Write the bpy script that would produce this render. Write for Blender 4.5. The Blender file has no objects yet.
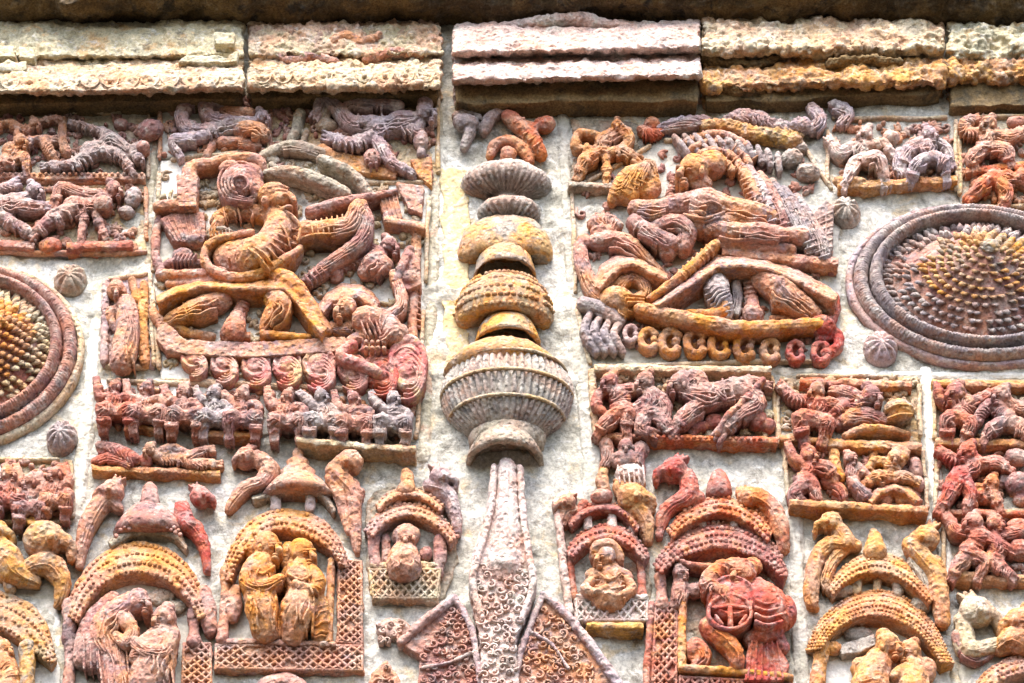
import bpy, math, random
import numpy as np
from mathutils import Vector, Matrix

random.seed(7)
PI = math.pi
S = 0.0015                      # metres on the wall per photo pixel at the picture's centre
PITCH = math.radians(38)
DIST = 4.0
WALL_Z = 4.06                   # height of the picture's centre on the temple front
CX, CY, FPX = 512.0, 341.5, DIST / S
SP, CP = math.sin(PITCH), math.cos(PITCH)
CAM = Vector((0, -DIST * CP, WALL_Z - DIST * SP))
scene = bpy.context.scene
COL = scene.collection

DF = 1.3                        # relief height
def P(u, v, d=0.0):
    """point of the relief seen at photo position (u, v), standing d (in px units) proud of the wall plane y=0"""
    x = (u - CX) / FPX; y = (CY - v) / FPX
    dirv = Vector((x, CP - y * SP, SP + y * CP))
    t = (-(d * DF if d > 0 else d) * S - CAM.y) / dirv.y
    return CAM + dirv * t

# ------------------------------------------------------------------ mesh building
class MB:
    def __init__(self): self.v = []; self.f = []
    def add(self, vs, fs):
        o = len(self.v); self.v.extend(vs); self.f.extend([tuple(i + o for i in f) for f in fs])

def rings_to(mb, rings, closed=True, cap=True):
    n = len(rings[0]); vs = [p for r in rings for p in r]; fs = []
    for i in range(len(rings) - 1):
        for j in range(n if closed else n - 1):
            k = (j + 1) % n
            fs.append((i * n + j, i * n + k, (i + 1) * n + k, (i + 1) * n + j))
    if cap:
        fs.append(tuple(reversed(range(n))))
        fs.append(tuple((len(rings) - 1) * n + j for j in range(n)))
    mb.add(vs, fs)

def cr(pts, sub):
    """Catmull-Rom through tuples"""
    if len(pts) < 3 or sub < 2:
        return pts
    out = []
    q = [pts[0]] + list(pts) + [pts[-1]]
    for i in range(1, len(q) - 2):
        a, b, c, d = q[i - 1], q[i], q[i + 1], q[i + 2]
        for k in range(sub):
            t = k / sub
            out.append(tuple(0.5 * (2 * b[m] + (c[m] - a[m]) * t + (2 * a[m] - 5 * b[m] + 4 * c[m] - d[m]) * t * t
                                    + (3 * b[m] - a[m] - 3 * c[m] + d[m]) * t ** 3) for m in range(len(b))))
    out.append(pts[-1])
    return out

def sink(c, p, r):
    """carry the back of a rounded form straight down to the wall, as in modelled clay relief"""
    k = p.y - c.y
    if k > 0: p.y = c.y + k * max(1, (2 * S - c.y) / r)
    return p

def tube_world(mb, pts, rad, n=8, relief=False):
    """closed tube through world points with rounded ends"""
    pts = [Vector(p) for p in pts]
    m = len(pts); rings = []
    up = None
    for i in range(m):
        t = (pts[min(i + 1, m - 1)] - pts[max(i - 1, 0)])
        if t.length < 1e-9: t = Vector((1, 0, 0))
        t.normalize()
        if up is None:
            up = t.orthogonal().normalized()
        up = (up - t * up.dot(t)).normalized()
        w = t.cross(up)
        r = max(rad[i], 1e-4)
        def ring(c, rr):
            q = [c + (up * math.cos(2 * PI * j / n) + w * math.sin(2 * PI * j / n)) * rr for j in range(n)]
            return [sink(c, p, r) for p in q] if relief else q
        if i == 0:
            rings.append(ring(pts[0] - t * r * .92, r * .38)); rings.append(ring(pts[0] - t * r * .6, r * .8))
        rings.append(ring(pts[i], r))
        if i == m - 1:
            rings.append(ring(pts[i] + t * r * .6, r * .8)); rings.append(ring(pts[i] + t * r * .92, r * .38))
    rings_to(mb, rings)

def T(*pts, d=None, n=10, sub=4, dz=0, relief=True):
    """tapered limb: points (u, v, radius[, depth])"""
    def go(mb):
        q = []
        for p in pts:
            u, v, r = p[:3]
            dd = p[3] if len(p) > 3 else (d if d is not None else 3 + r * .75)
            q.append((u, v, r, dd + dz))
        q = cr(q, sub)
        tube_world(mb, [P(a[0], a[1], a[3]) for a in q], [max(a[2], .3) * S for a in q], n, relief)
    go.limb = [(p[0], p[1], p[2], (p[3] if len(p) > 3 else (d if d is not None else 3 + p[2] * .75)) + dz) for p in pts]
    return go

def E(u, v, ru, rv=None, d=None, rd=None, rot=0, dz=0, seg=14, relief=True):
    """ellipsoid with on-picture radii ru, rv"""
    rv_ = rv if rv is not None else ru
    rd_ = rd if rd is not None else min(ru, rv_) * .95
    d_ = (d if d is not None else 2 + rd_ * .7) + dz
    def go(mb):
        c = P(u, v, d_)
        a = rv_ if abs(rot) > 5 else math.sqrt(max(rv_ ** 2 - (rd_ * SP) ** 2, (.62 * rv_) ** 2)) / CP
        cr_, sr = math.cos(math.radians(rot)), math.sin(math.radians(rot))
        rings = []
        m = max(6, seg // 2 + 1)
        for i in range(1, m):
            th = PI * i / m
            row = []
            for j in range(seg):
                ph = 2 * PI * j / seg
                x = ru * math.sin(th) * math.cos(ph); z = a * math.cos(th); y = rd_ * math.sin(th) * math.sin(ph)
                q = c + Vector(((x * cr_ - z * sr) * S, -y * S, (x * sr + z * cr_) * S))
                row.append(sink(c, q, rd_ * S) if relief else q)
            rings.append(row)
        rings_to(mb, rings)
    return go

def prism_world(mb, poly, d0, d1):
    n = len(poly)
    fr = [P(p[0], p[1], d1 if len(p) < 3 else p[2]) for p in poly]
    bk = []
    for q in fr:
        b = q.copy(); b.y = -d0 * S; bk.append(b)       # straight back into the wall
    fs = [tuple(range(n)), tuple(n + i for i in reversed(range(n)))]
    for i in range(n):
        j = (i + 1) % n
        fs.append((i, n + i, n + j, j))
    # triangulate caps through tessellation for concave outlines
    from mathutils.geometry import tessellate_polygon
    tri = tessellate_polygon([[Vector((p[0], p[1], 0)) for p in poly]])
    fs = fs[2:] + [tuple(t) for t in tri] + [tuple(n + i for i in reversed(t)) for t in tri]
    mb.add(fr + bk, fs)

def PL(*poly, d0=-3, d1=4, wob=0):
    def go(mb):
        q = list(poly)
        if wob:
            q2 = []
            for i, p in enumerate(q):
                b = q[(i + 1) % len(q)]
                L = math.hypot(b[0] - p[0], b[1] - p[1]); k = max(1, int(L / 9))
                for s in range(k):
                    t = s / k
                    q2.append((p[0] + (b[0] - p[0]) * t + random.uniform(-wob, wob), p[1] + (b[1] - p[1]) * t + random.uniform(-wob, wob)))
            q = q2
        prism_world(mb, q, d0, d1)
    go.poly = list(poly)
    return go

def RECT(u0, v0, u1, v1, d0=-3, d1=4, wob=0):
    return PL((u0, v0), (u1, v0), (u1, v1), (u0, v1), d0=d0, d1=d1, wob=wob)

def LEDGE(u0, v0, u1, v1, th=6, d=16, wob=1.0):
    """shelf under a frieze: front face th px tall, sticking out d, with a real underside"""
    def go(mb):
        n = max(3, int(abs(u1 - u0) / 7)); rings = []
        for i in range(n + 1):
            t = i / n; u = u0 + (u1 - u0) * t; v = v0 + (v1 - v0) * t
            w = random.uniform(-wob, wob); dd = d * .72 * random.uniform(.85, 1.08)
            a = P(u, v + w * .5, dd * .8); b = P(u, v + th * .35 + w, dd); c = P(u, v + th + w, dd * .95)
            a2 = a.copy(); a2.y = 3 * S; c2 = c.copy(); c2.y = 3 * S
            rings.append([a2, a, b, c, c2])
        rings_to(mb, rings)
    return go

def arcpts(uc, vs, ru, rv, n=28, a0=180, a1=0, skew=0):
    out = []
    for i in range(n + 1):
        a = math.radians(a0 + (a1 - a0) * i / n)
        out.append((uc + ru * math.cos(a), vs - rv * math.sin(a) + skew * math.cos(a)))
    return out

def EAVE(outer, inner, do=7, di=24, lip=3, dm=None):
    """curved roof band: slopes out from the upper edge to the lower edge and has a real soffit behind"""
    di = di * .62; do = do * .8
    def go(mb):
        rings = []
        for (a, b) in zip(outer, inner):
            m = ((a[0] + b[0]) / 2, (a[1] + b[1]) / 2)
            A = P(a[0], a[1], do); Mm = P(m[0], m[1], dm if dm else (do * .3 + di * .7) + 2)
            B = P(b[0], b[1] - lip, di); C = P(b[0], b[1], di - 1)
            A0 = A.copy(); A0.y = 3 * S; C0 = C.copy(); C0.y = 3 * S
            rings.append([A0, A, Mm, B, C, C0])
        rings_to(mb, rings)
    return go

def BEADS(outer, inner, rows, r=2.0, do=7, di=24, step=5.0, shape=1.0):
    """rows of small bosses on a roof band"""
    def go(mb):
        for f in rows:
            path = [(a[0] + (b[0] - a[0]) * f, a[1] + (b[1] - a[1]) * f) for a, b in zip(outer, inner)]
            D1, D0 = di * .62, do * .8; Dm = D0 * .3 + D1 * .7 + 2
            dd = (D0 + (Dm - D0) * f * 2 if f < .5 else Dm + (D1 - Dm) * (f - .5) * 2) + .6
            acc = 0
            for i in range(len(path) - 1):
                p, q = path[i], path[i + 1]; L = math.hypot(q[0] - p[0], q[1] - p[1])
                while acc < L:
                    t = acc / L
                    if random.random() < .88:
                        k = random.uniform(.7, 1.2)
                        E(p[0] + (q[0] - p[0]) * t, p[1] + (q[1] - p[1]) * t, r * k, r * k * shape, d=dd, rd=r * .9, seg=7, relief=False)(mb)
                    acc += step
                acc -= L
    return go

def LINE(pts, r=1.2, d=6, n=5, sub=3):
    return T(*[(p[0], p[1], r, (d if len(p) < 3 else p[2]) * .95) for p in pts], n=n, sub=sub)

def LATH(u, prof, ds=.6, d0=0, ribs=0, amp=.06, seg=96, r0=None):
    """body turned on an upright axis: prof = (radius, picture height of its silhouette)"""
    def go(mb):
        rings = []
        for item in prof:
            r, v = item[:2]; am = item[2] if len(item) > 2 else amp
            c = P(u, v, d0); row = []; zm = item[3] if len(item) > 3 else 0
            for j in range(seg):
                th = 2 * PI * j / seg
                k = 1 + (am * (abs(math.cos(ribs * th / 2)) - .6) if ribs else 0)
                row.append(c + Vector((r * k * math.cos(th) * S, -r * k * ds * math.sin(th) * S, zm * S * (abs(math.cos(ribs * th / 2)) - .5) if zm else 0)))
            rings.append(row)
        rings_to(mb, rings)
    return go

def DOME(u, v, prof, ry=.75, seg=96, ribs=0, amp=.0, phase=0):
    """body turned on an axis square to the wall: prof = (radius, depth[, rib amplitude])"""
    def go(mb):
        rings = []
        for item in prof:
            r, d = item[:2]; am = item[2] if len(item) > 2 else amp
            c = P(u, v, 0); row = []
            for j in range(seg):
                th = 2 * PI * j / seg
                k = am * (abs(math.cos(ribs * th / 2 + phase)) - .5) if ribs else 0
                row.append(c + Vector((r * math.cos(th) * S, -((d + k) * DF if d + k > 0 else d + k) * S, r * ry / CP * math.sin(th) * S)))
            rings.append(row)
        rings_to(mb, rings)
    return go

def inside(p, poly):
    c = False; j = len(poly) - 1
    for i in range(len(poly)):
        a, b = poly[i], poly[j]
        if (a[1] > p[1]) != (b[1] > p[1]) and p[0] < (b[0] - a[0]) * (p[1] - a[1]) / (b[1] - a[1]) + a[0]:
            c = not c
        j = i
    return c

def CURLS(poly, n, r=5, d=8, tr=1.1):
    """carved scrollwork: hooked tendrils filling an outline"""
    def go(mb):
        us = [p[0] for p in poly]; vs = [p[1] for p in poly]; pts = []
        tries = 0
        while len(pts) < n and tries < n * 60:
            tries += 1
            p = (random.uniform(min(us), max(us)), random.uniform(min(vs), max(vs)))
            if inside(p, poly) and all((p[0] - q[0]) ** 2 + (p[1] - q[1]) ** 2 > (r * 1.55) ** 2 for q in pts):
                pts.append(p)
        for p in pts:
            a0 = random.uniform(0, 2 * PI); sg = random.choice((-1, 1)); rr = r * random.uniform(.75, 1.15)
            q = []
            for k in range(9):
                a = a0 + sg * k * .68; rad = rr * (1 - k * .085)
                q.append((p[0] + rad * math.cos(a), p[1] + rad * .85 * math.sin(a), tr * (1.15 - .05 * k), d + random.uniform(-.5, .5)))
            q.insert(0, (q[0][0] + rr * math.sin(a0) * sg * .9, q[0][1] - rr * .8 * math.cos(a0) * sg, tr * .7, d - 1.5))
            T(*q, n=6, sub=1)(mb)
            if random.random() < .6: E(p[0], p[1], tr * 1.2, d=d, rd=tr * 1.3, seg=6)(mb)
    return go

def LATTICE(quad, nx, ny, d=7, r=1.3):
    """criss-cross carving on a border strip; quad corners tl,tr,br,bl"""
    tl, tr_, br, bl = quad
    def at(s, t):
        a = (tl[0] + (tr_[0] - tl[0]) * s, tl[1] + (tr_[1] - tl[1]) * s)
        b = (bl[0] + (br[0] - bl[0]) * s, bl[1] + (br[1] - bl[1]) * s)
        return (a[0] + (b[0] - a[0]) * t, a[1] + (b[1] - a[1]) * t)
    def go(mb):
        for i in range(nx):
            for j in range(ny):
                if random.random() < .07: continue
                j1, j2 = (random.uniform(-1.2, 1.2) for _ in range(2)); dj = d; d_ = random.uniform(-1.2, .5)
                c = [at(i / nx, j / ny), at((i + 1) / nx, j / ny), at((i + 1) / nx, (j + 1) / ny), at(i / nx, (j + 1) / ny)]
                T((c[0][0] + j2 * .5, c[0][1] + j1, r * random.uniform(.8, 1.2), d + d_), ((c[0][0] + c[2][0]) / 2, (c[0][1] + c[2][1]) / 2, r * .9, d + 1), (c[2][0], c[2][1] + j2, r, d), n=5, sub=1)(mb)
                T((c[1][0], c[1][1] + j2, r * random.uniform(.8, 1.25), d + d_), ((c[0][0] + c[2][0]) / 2 + .2, (c[0][1] + c[2][1]) / 2, r * .9, d + 1), (c[3][0], c[3][1] + j1, r, d), n=5, sub=1)(mb)
        for s in (0, 1):
            a, b = at(s, 0), at(s, 1); T((a[0], a[1], r, d), (b[0], b[1], r, d), n=5, sub=1)(mb)
        for t in (0, 1):
            a, b = at(0, t), at(1, t); T((a[0], a[1], r, d), (b[0], b[1], r, d), n=5, sub=1)(mb)
    return go

def HEAD(u, v, r, look=1, d=None, hat=0):
    """carved head: skull, brow, nose, lips, ear and hair knot, looking left (-1), right (1) or out (0)"""
    dd = d if d is not None else 4 + r
    out = [E(u, v, r * .92, r * 1.05, d=dd, rd=r)]
    lx = look * r * .55
    fy = dd + r * (.62 if look else .88)
    out += [T((u + lx * 1.25, v - r * .12, r * .16, fy * .97), (u + lx * 1.6, v + r * .24, r * .27, fy + r * .05), sub=1, n=6),
            E(u + lx * 1.15, v + r * .55, r * .26, r * .13, d=fy - r * .05, rd=r * .16, seg=8),
            T((u + lx - r * .42, v - r * .22, r * .11, fy), (u + lx + r * .42, v - r * .24, r * .11, fy), sub=1, n=6),
            E(u + lx - r * .24, v - r * .02, r * .19, r * .13, d=fy - r * .02, rd=r * .18, seg=8),
            E(u + lx + r * .24, v - r * .02, r * .19, r * .13, d=fy - r * .02, rd=r * .18, seg=8),
            E(u + lx * 1.05, v + r * .84, r * .28, r * .2, d=dd + r * .45, rd=r * .3, seg=8),
            E(u - look * r * .45 + (0 if look else r * .9), v + r * .05, r * .2, r * .34, d=dd + r * .5, rd=r * .25, seg=8)]
    for g in out[1:]: g.fine = True
    if hat == 0: out.append(E(u - look * r * .35, v - r * .85, r * .55, r * .5, d=dd, rd=r * .5))
    if hat == 1: out += [T((u, v - r * .7, r * .8, dd), (u - look * r * .2, v - r * 1.5, r * .35, dd), n=10, sub=1)]
    return out

def MAN(head, hr, chest, cr_, hip, hiprad, limbs, look=1, d=9, hat=0, hd=None):
    """carved figure: head, torso and limbs given as chains of (u, v, r[, d])"""
    out = HEAD(head[0], head[1], hr, look, hd if hd else d + 3, hat)
    out.append(T((head[0], head[1] + hr * .5, hr * .5, d + 1), (chest[0], chest[1], cr_, d), ((chest[0] + hip[0]) / 2, (chest[1] + hip[1]) / 2, min(cr_, hiprad) * .86, d), (hip[0], hip[1], hiprad, d)))
    mx, my = (chest[0] + hip[0]) / 2, (chest[1] + hip[1]) / 2
    tl = math.hypot(hip[0] - chest[0], hip[1] - chest[1])
    if tl > 4:
        out += BANDS(chest, (chest[0] + (hip[0] - chest[0]) * .25, chest[1] + (hip[1] - chest[1]) * .25), cr_ * 1.02, 1, d, 1.3)
        out += BANDS((mx, my), hip, (cr_ + hiprad) / 2, 2, d, 1.4)
    for L in limbs:
        for a, b in zip(L[:-1], L[1:]):
            if random.random() < .75:
                da = a[3] if len(a) > 3 else d + 2
                out += BANDS((a[0] + (b[0] - a[0]) * .55, a[1] + (b[1] - a[1]) * .55), (a[0] + (b[0] - a[0]) * .9, a[1] + (b[1] - a[1]) * .9), (a[2] + b[2]) / 2 * 1.05, random.choice((1, 2, 2, 3)), da, 1.2)
        out.append(T(*[(p[0], p[1], p[2], p[3] if len(p) > 3 else d + 2) for p in L]))
        u, v, r = L[-1][:3]; q = L[-2]                     # hand or foot, with finger ridges
        dx, dy = u - q[0], v - q[1]; m = math.hypot(dx, dy) or 1
        dd = (L[-1][3] if len(L[-1]) > 3 else d + 2)
        for k in (-1, 0, 1):
            out.append(T((u + dx / m * r * .4 - dy / m * k * r * .6, v + dy / m * r * .4 + dx / m * k * r * .6, r * .36, dd + r * .2),
                         (u + dx / m * r * 1.7 - dy / m * k * r * .7, v + dy / m * r * 1.7 + dx / m * k * r * .7, r * .26, dd), sub=1, n=6))
    return out

def BANDS(p0, p1, r, n, d=10, tr=1.0):
    """bangle ridges round a limb from p0 to p1"""
    out = []
    for i in range(n):
        t = (i + .5) / n
        u = p0[0] + (p1[0] - p0[0]) * t; v = p0[1] + (p1[1] - p0[1]) * t
        dx, dy = p1[0] - p0[0], p1[1] - p0[1]; m = math.hypot(dx, dy); nx, ny = -dy / m, dx / m
        q = []
        for k in range(7):
            a = -PI / 2 + PI * k / 6
            q.append((u + nx * r * .93 * math.sin(a), v + ny * r * .93 * math.sin(a), tr, d + r * (.93 / DF) * math.cos(a)))
        out.append(T(*q, n=5, sub=1))
    return out

# ------------------------------------------------------------------ materials
PALE = .13
def lin(c, k=.80):
    r = []
    for x, y in zip(c, (232, 212, 196)):
        x = (x * (1 - PALE) + y * PALE) / 255.0
        r.append(k * (x / 12.92 if x <= .04045 else ((x + .055) / 1.055) ** 2.4))
    return (*r, 1)

MATS = {}
def terra(name, c1, c2, c3, lime=.5, speck=.5, sc=1.0, bump=.8, pat=.52, limec=(238, 232, 218), k=.80, grime=.5, clay=.62):
    m = bpy.data.materials.new(name); m.use_nodes = True
    nt = m.node_tree; N = nt.nodes; L = nt.links
    b = N['Principled BSDF']; b.inputs['Roughness'].default_value = .88
    b.inputs['Specular IOR Level'].default_value = .18
    geo = N.new('ShaderNodeNewGeometry')
    def noise(scale, det=4, rough=.6, off=0, dist=0):
        mp = N.new('ShaderNodeVectorMath'); mp.operation = 'ADD'; mp.inputs[1].default_value = (off * 3.1, off * 1.7, off * 2.3)
        L.new(geo.outputs['Position'], mp.inputs[0])
        n = N.new('ShaderNodeTexNoise'); n.inputs['Scale'].default_value = scale * sc; n.inputs['Detail'].default_value = det
        n.inputs['Roughness'].default_value = rough; n.inputs['Distortion'].default_value = dist
        L.new(mp.outputs[0], n.inputs['Vector']); return n.outputs['Fac']
    def ramp(x, a, c):
        r = N.new('ShaderNodeMapRange'); r.inputs[1].default_value = a; r.inputs[2].default_value = c
        r.interpolation_type = 'SMOOTHSTEP'; L.new(x, r.inputs[0]); return r.outputs[0]
    def mix(a, c, f, mode='MIX'):
        x = N.new('ShaderNodeMix'); x.data_type = 'RGBA'; x.blend_type = mode
        for s, val in ((6, a), (7, c), (0, f)):
            if hasattr(val, 'is_linked') or hasattr(val, 'node'): L.new(val, x.inputs[s])
            else: x.inputs[s].default_value = val
        return x.outputs[2]
    off = (sum(ord(ch) for ch in name) % 17)
    col = mix(lin(c1, k), lin(c2, k), ramp(noise(14, 5, .62, off, .4), .40, .60))
    col = mix(col, lin(c3, k), ramp(noise(26, 5, .65, off + 5, .6), pat, pat + .13))
    if clay:
        for cc_, sc_, of_, am in (((200, 146, 128), 10, 21, .55), ((214, 132, 78), 17, 33, .50), ((160, 148, 144), 21, 45, .50), ((226, 208, 188), 30, 57, .30)):
            h = N.new('ShaderNodeMath'); h.operation = 'MULTIPLY'; h.inputs[1].default_value = am * clay
            L.new(ramp(noise(sc_, 5, .65, of_, .5), .50, .60), h.inputs[0])
            col = mix(col, lin(cc_, k), h.outputs[0])
    g = N.new('ShaderNodeMath'); g.operation = 'MULTIPLY'; g.inputs[1].default_value = grime
    L.new(ramp(noise(38, 6, .7, off + 9, .8), .52, .70), g.inputs[0])
    col = mix(col, lin((84, 76, 66), k), g.outputs[0])
    f = N.new('ShaderNodeMath'); f.operation = 'MULTIPLY'; f.inputs[1].default_value = lime * (.95 if clay else 1)
    L.new(ramp(noise(46 if clay else 70, 8, .74, off + 2, .8), .52, .66), f.inputs[0])
    col = mix(col, lin(limec, k), f.outputs[0])
    sp = N.new('ShaderNodeMapRange'); sp.inputs[1].default_value = .30; sp.inputs[2].default_value = .70
    sp.inputs[3].default_value = 1 - speck * .95; sp.inputs[4].default_value = 1 + speck * .65; L.new(noise(260, 5, .75, off + 3), sp.inputs[0])
    cc = N.new('ShaderNodeCombineColor')
    for i in range(3): L.new(sp.outputs[0], cc.inputs[i])
    col = mix(col, cc.outputs[0], 1.0, 'MULTIPLY')
    L.new(col, b.inputs['Base Color'])
    bp = N.new('ShaderNodeBump'); bp.inputs['Strength'].default_value = bump; bp.inputs['Distance'].default_value = .003
    L.new(noise(240, 6, .7, off + 4), bp.inputs['Height'])
    bp2 = N.new('ShaderNodeBump'); bp2.inputs['Strength'].default_value = bump * (.7 if clay else .2); bp2.inputs['Distance'].default_value = .006
    vo = N.new('ShaderNodeTexVoronoi'); vo.inputs['Scale'].default_value = 95 * sc; L.new(geo.outputs['Position'], vo.inputs['Vector'])
    L.new(ramp(vo.outputs['Distance'], .05, .5), bp2.inputs['Height']); L.new(bp.outputs[0], bp2.inputs['Normal'])
    L.new(bp2.outputs[0], b.inputs['Normal'])
    MATS[name] = m
    return m

# ------------------------------------------------------------------ objects
def cloud(name, size):
    t = bpy.data.textures.new(name, 'CLOUDS'); t.noise_scale = size; t.noise_depth = 2; return t
TX = {'huge': cloud('weather_huge', 34 * S), 'big': cloud('weather_big', 13 * S), 'mid': cloud('weather_mid', 5 * S), 'fine': cloud('weather_fine', 2.0 * S)}

wt = bpy.data.textures.new('tool_marks', 'WOOD'); wt.wood_type = 'BANDNOISE'; wt.noise_basis_2 = 'SIN'; wt.noise_scale = 12 * S; wt.turbulence = 9
TX['band'] = wt

def bake(name, mb, mat, origin, vs, rough):
    me = bpy.data.meshes.new(name)
    me.from_pydata([tuple(Vector(v) - origin) for v in mb.v], [], mb.f); me.update()
    o = bpy.data.objects.new(name, me); COL.objects.link(o); o.location = origin
    if vs:
        rm = o.modifiers.new('r', 'REMESH'); rm.mode = 'VOXEL'; rm.voxel_size = vs * S; rm.use_smooth_shade = True
        sm = o.modifiers.new('s', 'SMOOTH'); sm.factor = .5; sm.iterations = 1
    for tx, st in rough:
        dm = o.modifiers.new('d', 'DISPLACE'); dm.texture = TX[tx]; dm.texture_coords = 'GLOBAL'; dm.strength = st * S; dm.mid_level = .5
    bpy.context.view_layer.update()
    dg = bpy.context.evaluated_depsgraph_get()
    me2 = bpy.data.meshes.new_from_object(o.evaluated_get(dg), depsgraph=dg)
    o.modifiers.clear(); o.data = me2; bpy.data.meshes.remove(me)
    me2.name = name; me2.materials.clear(); me2.materials.append(mat)
    me2.polygons.foreach_set('use_smooth', [True] * len(me2.polygons))
    return o

ROUGH = (('big', 1.3), ('band', .9), ('mid', 1.0), ('fine', .9))
def flat(x):
    for i in (x if isinstance(x, (list, tuple)) else (x,)):
        if isinstance(i, (list, tuple)): yield from flat(i)
        else: yield i

def carve(pts):
    """incised garment folds, jewellery and muscle lines on a carved limb"""
    out = []; q = cr(pts, 4) if len(pts) > 2 else [tuple(a + (b - a) * k / 4 for a, b in zip(*pts)) for k in range(5)]
    mode = random.random()
    def off(i, o):
        a, b = q[max(i - 1, 0)], q[min(i + 1, len(q) - 1)]
        dx, dy = b[0] - a[0], b[1] - a[1]; m = math.hypot(dx, dy) or 1
        u, v, r, d = q[i]
        return (u - dy / m * r * o, v + dx / m * r * o, .75 + r * .035, d + r / DF * math.sqrt(max(0, 1 - o * o)) * 1.02)
    n = len(q)
    if mode < .8:                                          # long folds, each running part of the way
        for o in (-.78, -.5, -.2, .1, .4, .7):
            if random.random() < .2: continue
            i0 = random.randint(0, max(0, n // 3)); i1 = random.randint(max(i0 + 1, n * 2 // 3), n - 1)
            if i1 > i0: out.append(T(*[off(i, o + .1 * math.sin(i * 1.3 + o * 5)) for i in range(i0, i1 + 1)], n=5, sub=1))
    else:                                                   # oblique swags across the form
        for i in range(1, n - 1):
            if random.random() < .7:
                out.append(T(*[off(min(n - 1, max(0, i + (1 if o > .2 else 0))), o) for o in (-.85, -.5, 0, .5, .85)], n=5, sub=2))
    return out

def filler(t, poly):
    """the worn leaf scrolls and knobs that fill a tile between its figures, and the tile's raised edge"""
    us = [p[0] for p in poly]; vs = [p[1] for p in poly]
    n = int((max(us) - min(us)) * (max(vs) - min(vs)) / (330 if t["category"] == "relief plaque" else 200))
    cu, cv = sum(us) / len(us), sum(vs) / len(vs)
    sm = [(cu + (a - cu) * .95, cv + (b - cv) * .93) for a, b in poly]
    kn = []
    for i in range(n // 2):
        for _ in range(20):
            p = (random.uniform(min(us), max(us)), random.uniform(min(vs), max(vs)))
            if inside(p, sm):
                kn.append(E(p[0], p[1], random.uniform(2.2, 5), random.uniform(2.2, 4.5), d=4, rd=random.uniform(3, 5), rot=random.uniform(-40, 40), seg=8)); break
    ed = []
    for a, b in zip(poly, poly[1:] + poly[:1]):
        if random.random() < .85:
            f0, f1 = random.uniform(0, .15), random.uniform(.8, 1)
            ed.append(T(*[(a[0] + (b[0] - a[0]) * f + random.uniform(-.8, .8), a[1] + (b[1] - a[1]) * f + random.uniform(-.8, .8), random.uniform(1.8, 3), 4) for f in [f0 + (f1 - f0) * k / 6 for k in range(7)]], n=7, sub=2))
    lv = []
    for i in range(n):
        p = (random.uniform(min(us), max(us)), random.uniform(min(vs), max(vs)))
        if not inside(p, sm): continue
        a0 = random.uniform(0, 6.3)
        for k in range(random.choice((2, 3, 3, 4))):
            a = a0 + (k - 1) * random.uniform(.5, .75); L = random.uniform(6, 10)
            lv.append(T((p[0], p[1], 1.4, 3), (p[0] + L * .5 * math.cos(a), p[1] + L * .45 * math.sin(a), random.uniform(2, 2.8), 4.5), (p[0] + L * math.cos(a + .2), p[1] + L * .9 * math.sin(a + .2), .8, 3), n=7, sub=2))
    fc = part('filler_carving', random.choice(('bone', 'cream', 'pink', 'mauve')), t, ex=[CURLS(sm, n // 3, 5.2, 4, 1.6), kn, lv])
    fc['kind'] = 'stuff'
    em = random.choice(('cream', 'bone', 'pink'))
    for e_ in ed: part('raised_edge', em, t, ex=[e_])

def part(name, mat, parent, *prims, ex=(), vs=.9, rough=ROUGH, label=None):
    """one mesh part of a thing: prims are fused into one clay body, ex is fine carving laid on it"""
    if name == 'slab' and parent['category'] in ('frieze', 'relief plaque'):
        for p in flat(prims):
            if hasattr(p, 'poly'): filler(parent, p.poly)
    origin = ORG[parent.name]
    objs = []
    pr = list(flat(prims)); e = list(flat(ex))
    e += [p for p in pr if getattr(p, 'fine', False)]; pr = [p for p in pr if not getattr(p, 'fine', False)]
    if any(k in name for k in ('figure', 'horse', 'beast', 'warrior', 'leg', 'woman', 'arm', 'attendant', 'wing', 'lion')):
        for p in pr:
            if hasattr(p, 'limb') and max(q[2] for q in p.limb) >= 5.5: e += carve(p.limb)
    if pr:
        mb = MB(); [p(mb) for p in pr]; objs.append(bake(name, mb, MATS[mat], origin, vs, rough))
    if e:
        mb = MB(); [p(mb) for p in e]; objs.append(bake(name, mb, MATS[mat], origin, 0, (('mid', .8), ('fine', .7))))
    o = objs[0]
    if len(objs) == 2:                                   # join the carving into the same mesh
        a, b2 = objs[0].data, objs[1].data
        import bmesh
        bm = bmesh.new(); bm.from_mesh(a); bm.from_mesh(b2); bm.to_mesh(a); bm.free()
        bpy.data.objects.remove(objs[1]); bpy.data.meshes.remove(b2)
        a.polygons.foreach_set('use_smooth', [True] * len(a.polygons))
    o.location = (0, 0, 0); o.parent = parent; ORG[o.name] = origin
    if label: o['label'] = label
    return o

def parts(name, mat, parent, *prims, **kw):
    """each piece a mesh part of its own"""
    return [part(name, mat, parent, p, **kw) for p in flat(prims)]

ORG = {}
def thing(name, label, cat, u, v, group=None):
    o = bpy.data.objects.new(name, None); COL.objects.link(o); o.empty_display_size = .02
    o.location = P(u, v, 0); ORG[o.name] = P(u, v, 0)
    o['label'] = label; o['category'] = cat
    if group: o['group'] = group
    return o

def solo(name, label, cat, mat, u, v, *prims, group=None, vs=1.0, rough=ROUGH, ex=()):
    """a thing that is one mesh"""
    ORG['_'] = P(u, v, 0)
    class D: pass
    d = thing('tmp', label, cat, u, v)
    o = part(name, mat, d, *prims, vs=vs, rough=rough, ex=ex)
    o.parent = None; o.location = P(u, v, 0); bpy.data.objects.remove(d)
    o['label'] = label; o['category'] = cat
    if group: o['group'] = group
    return o
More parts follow.
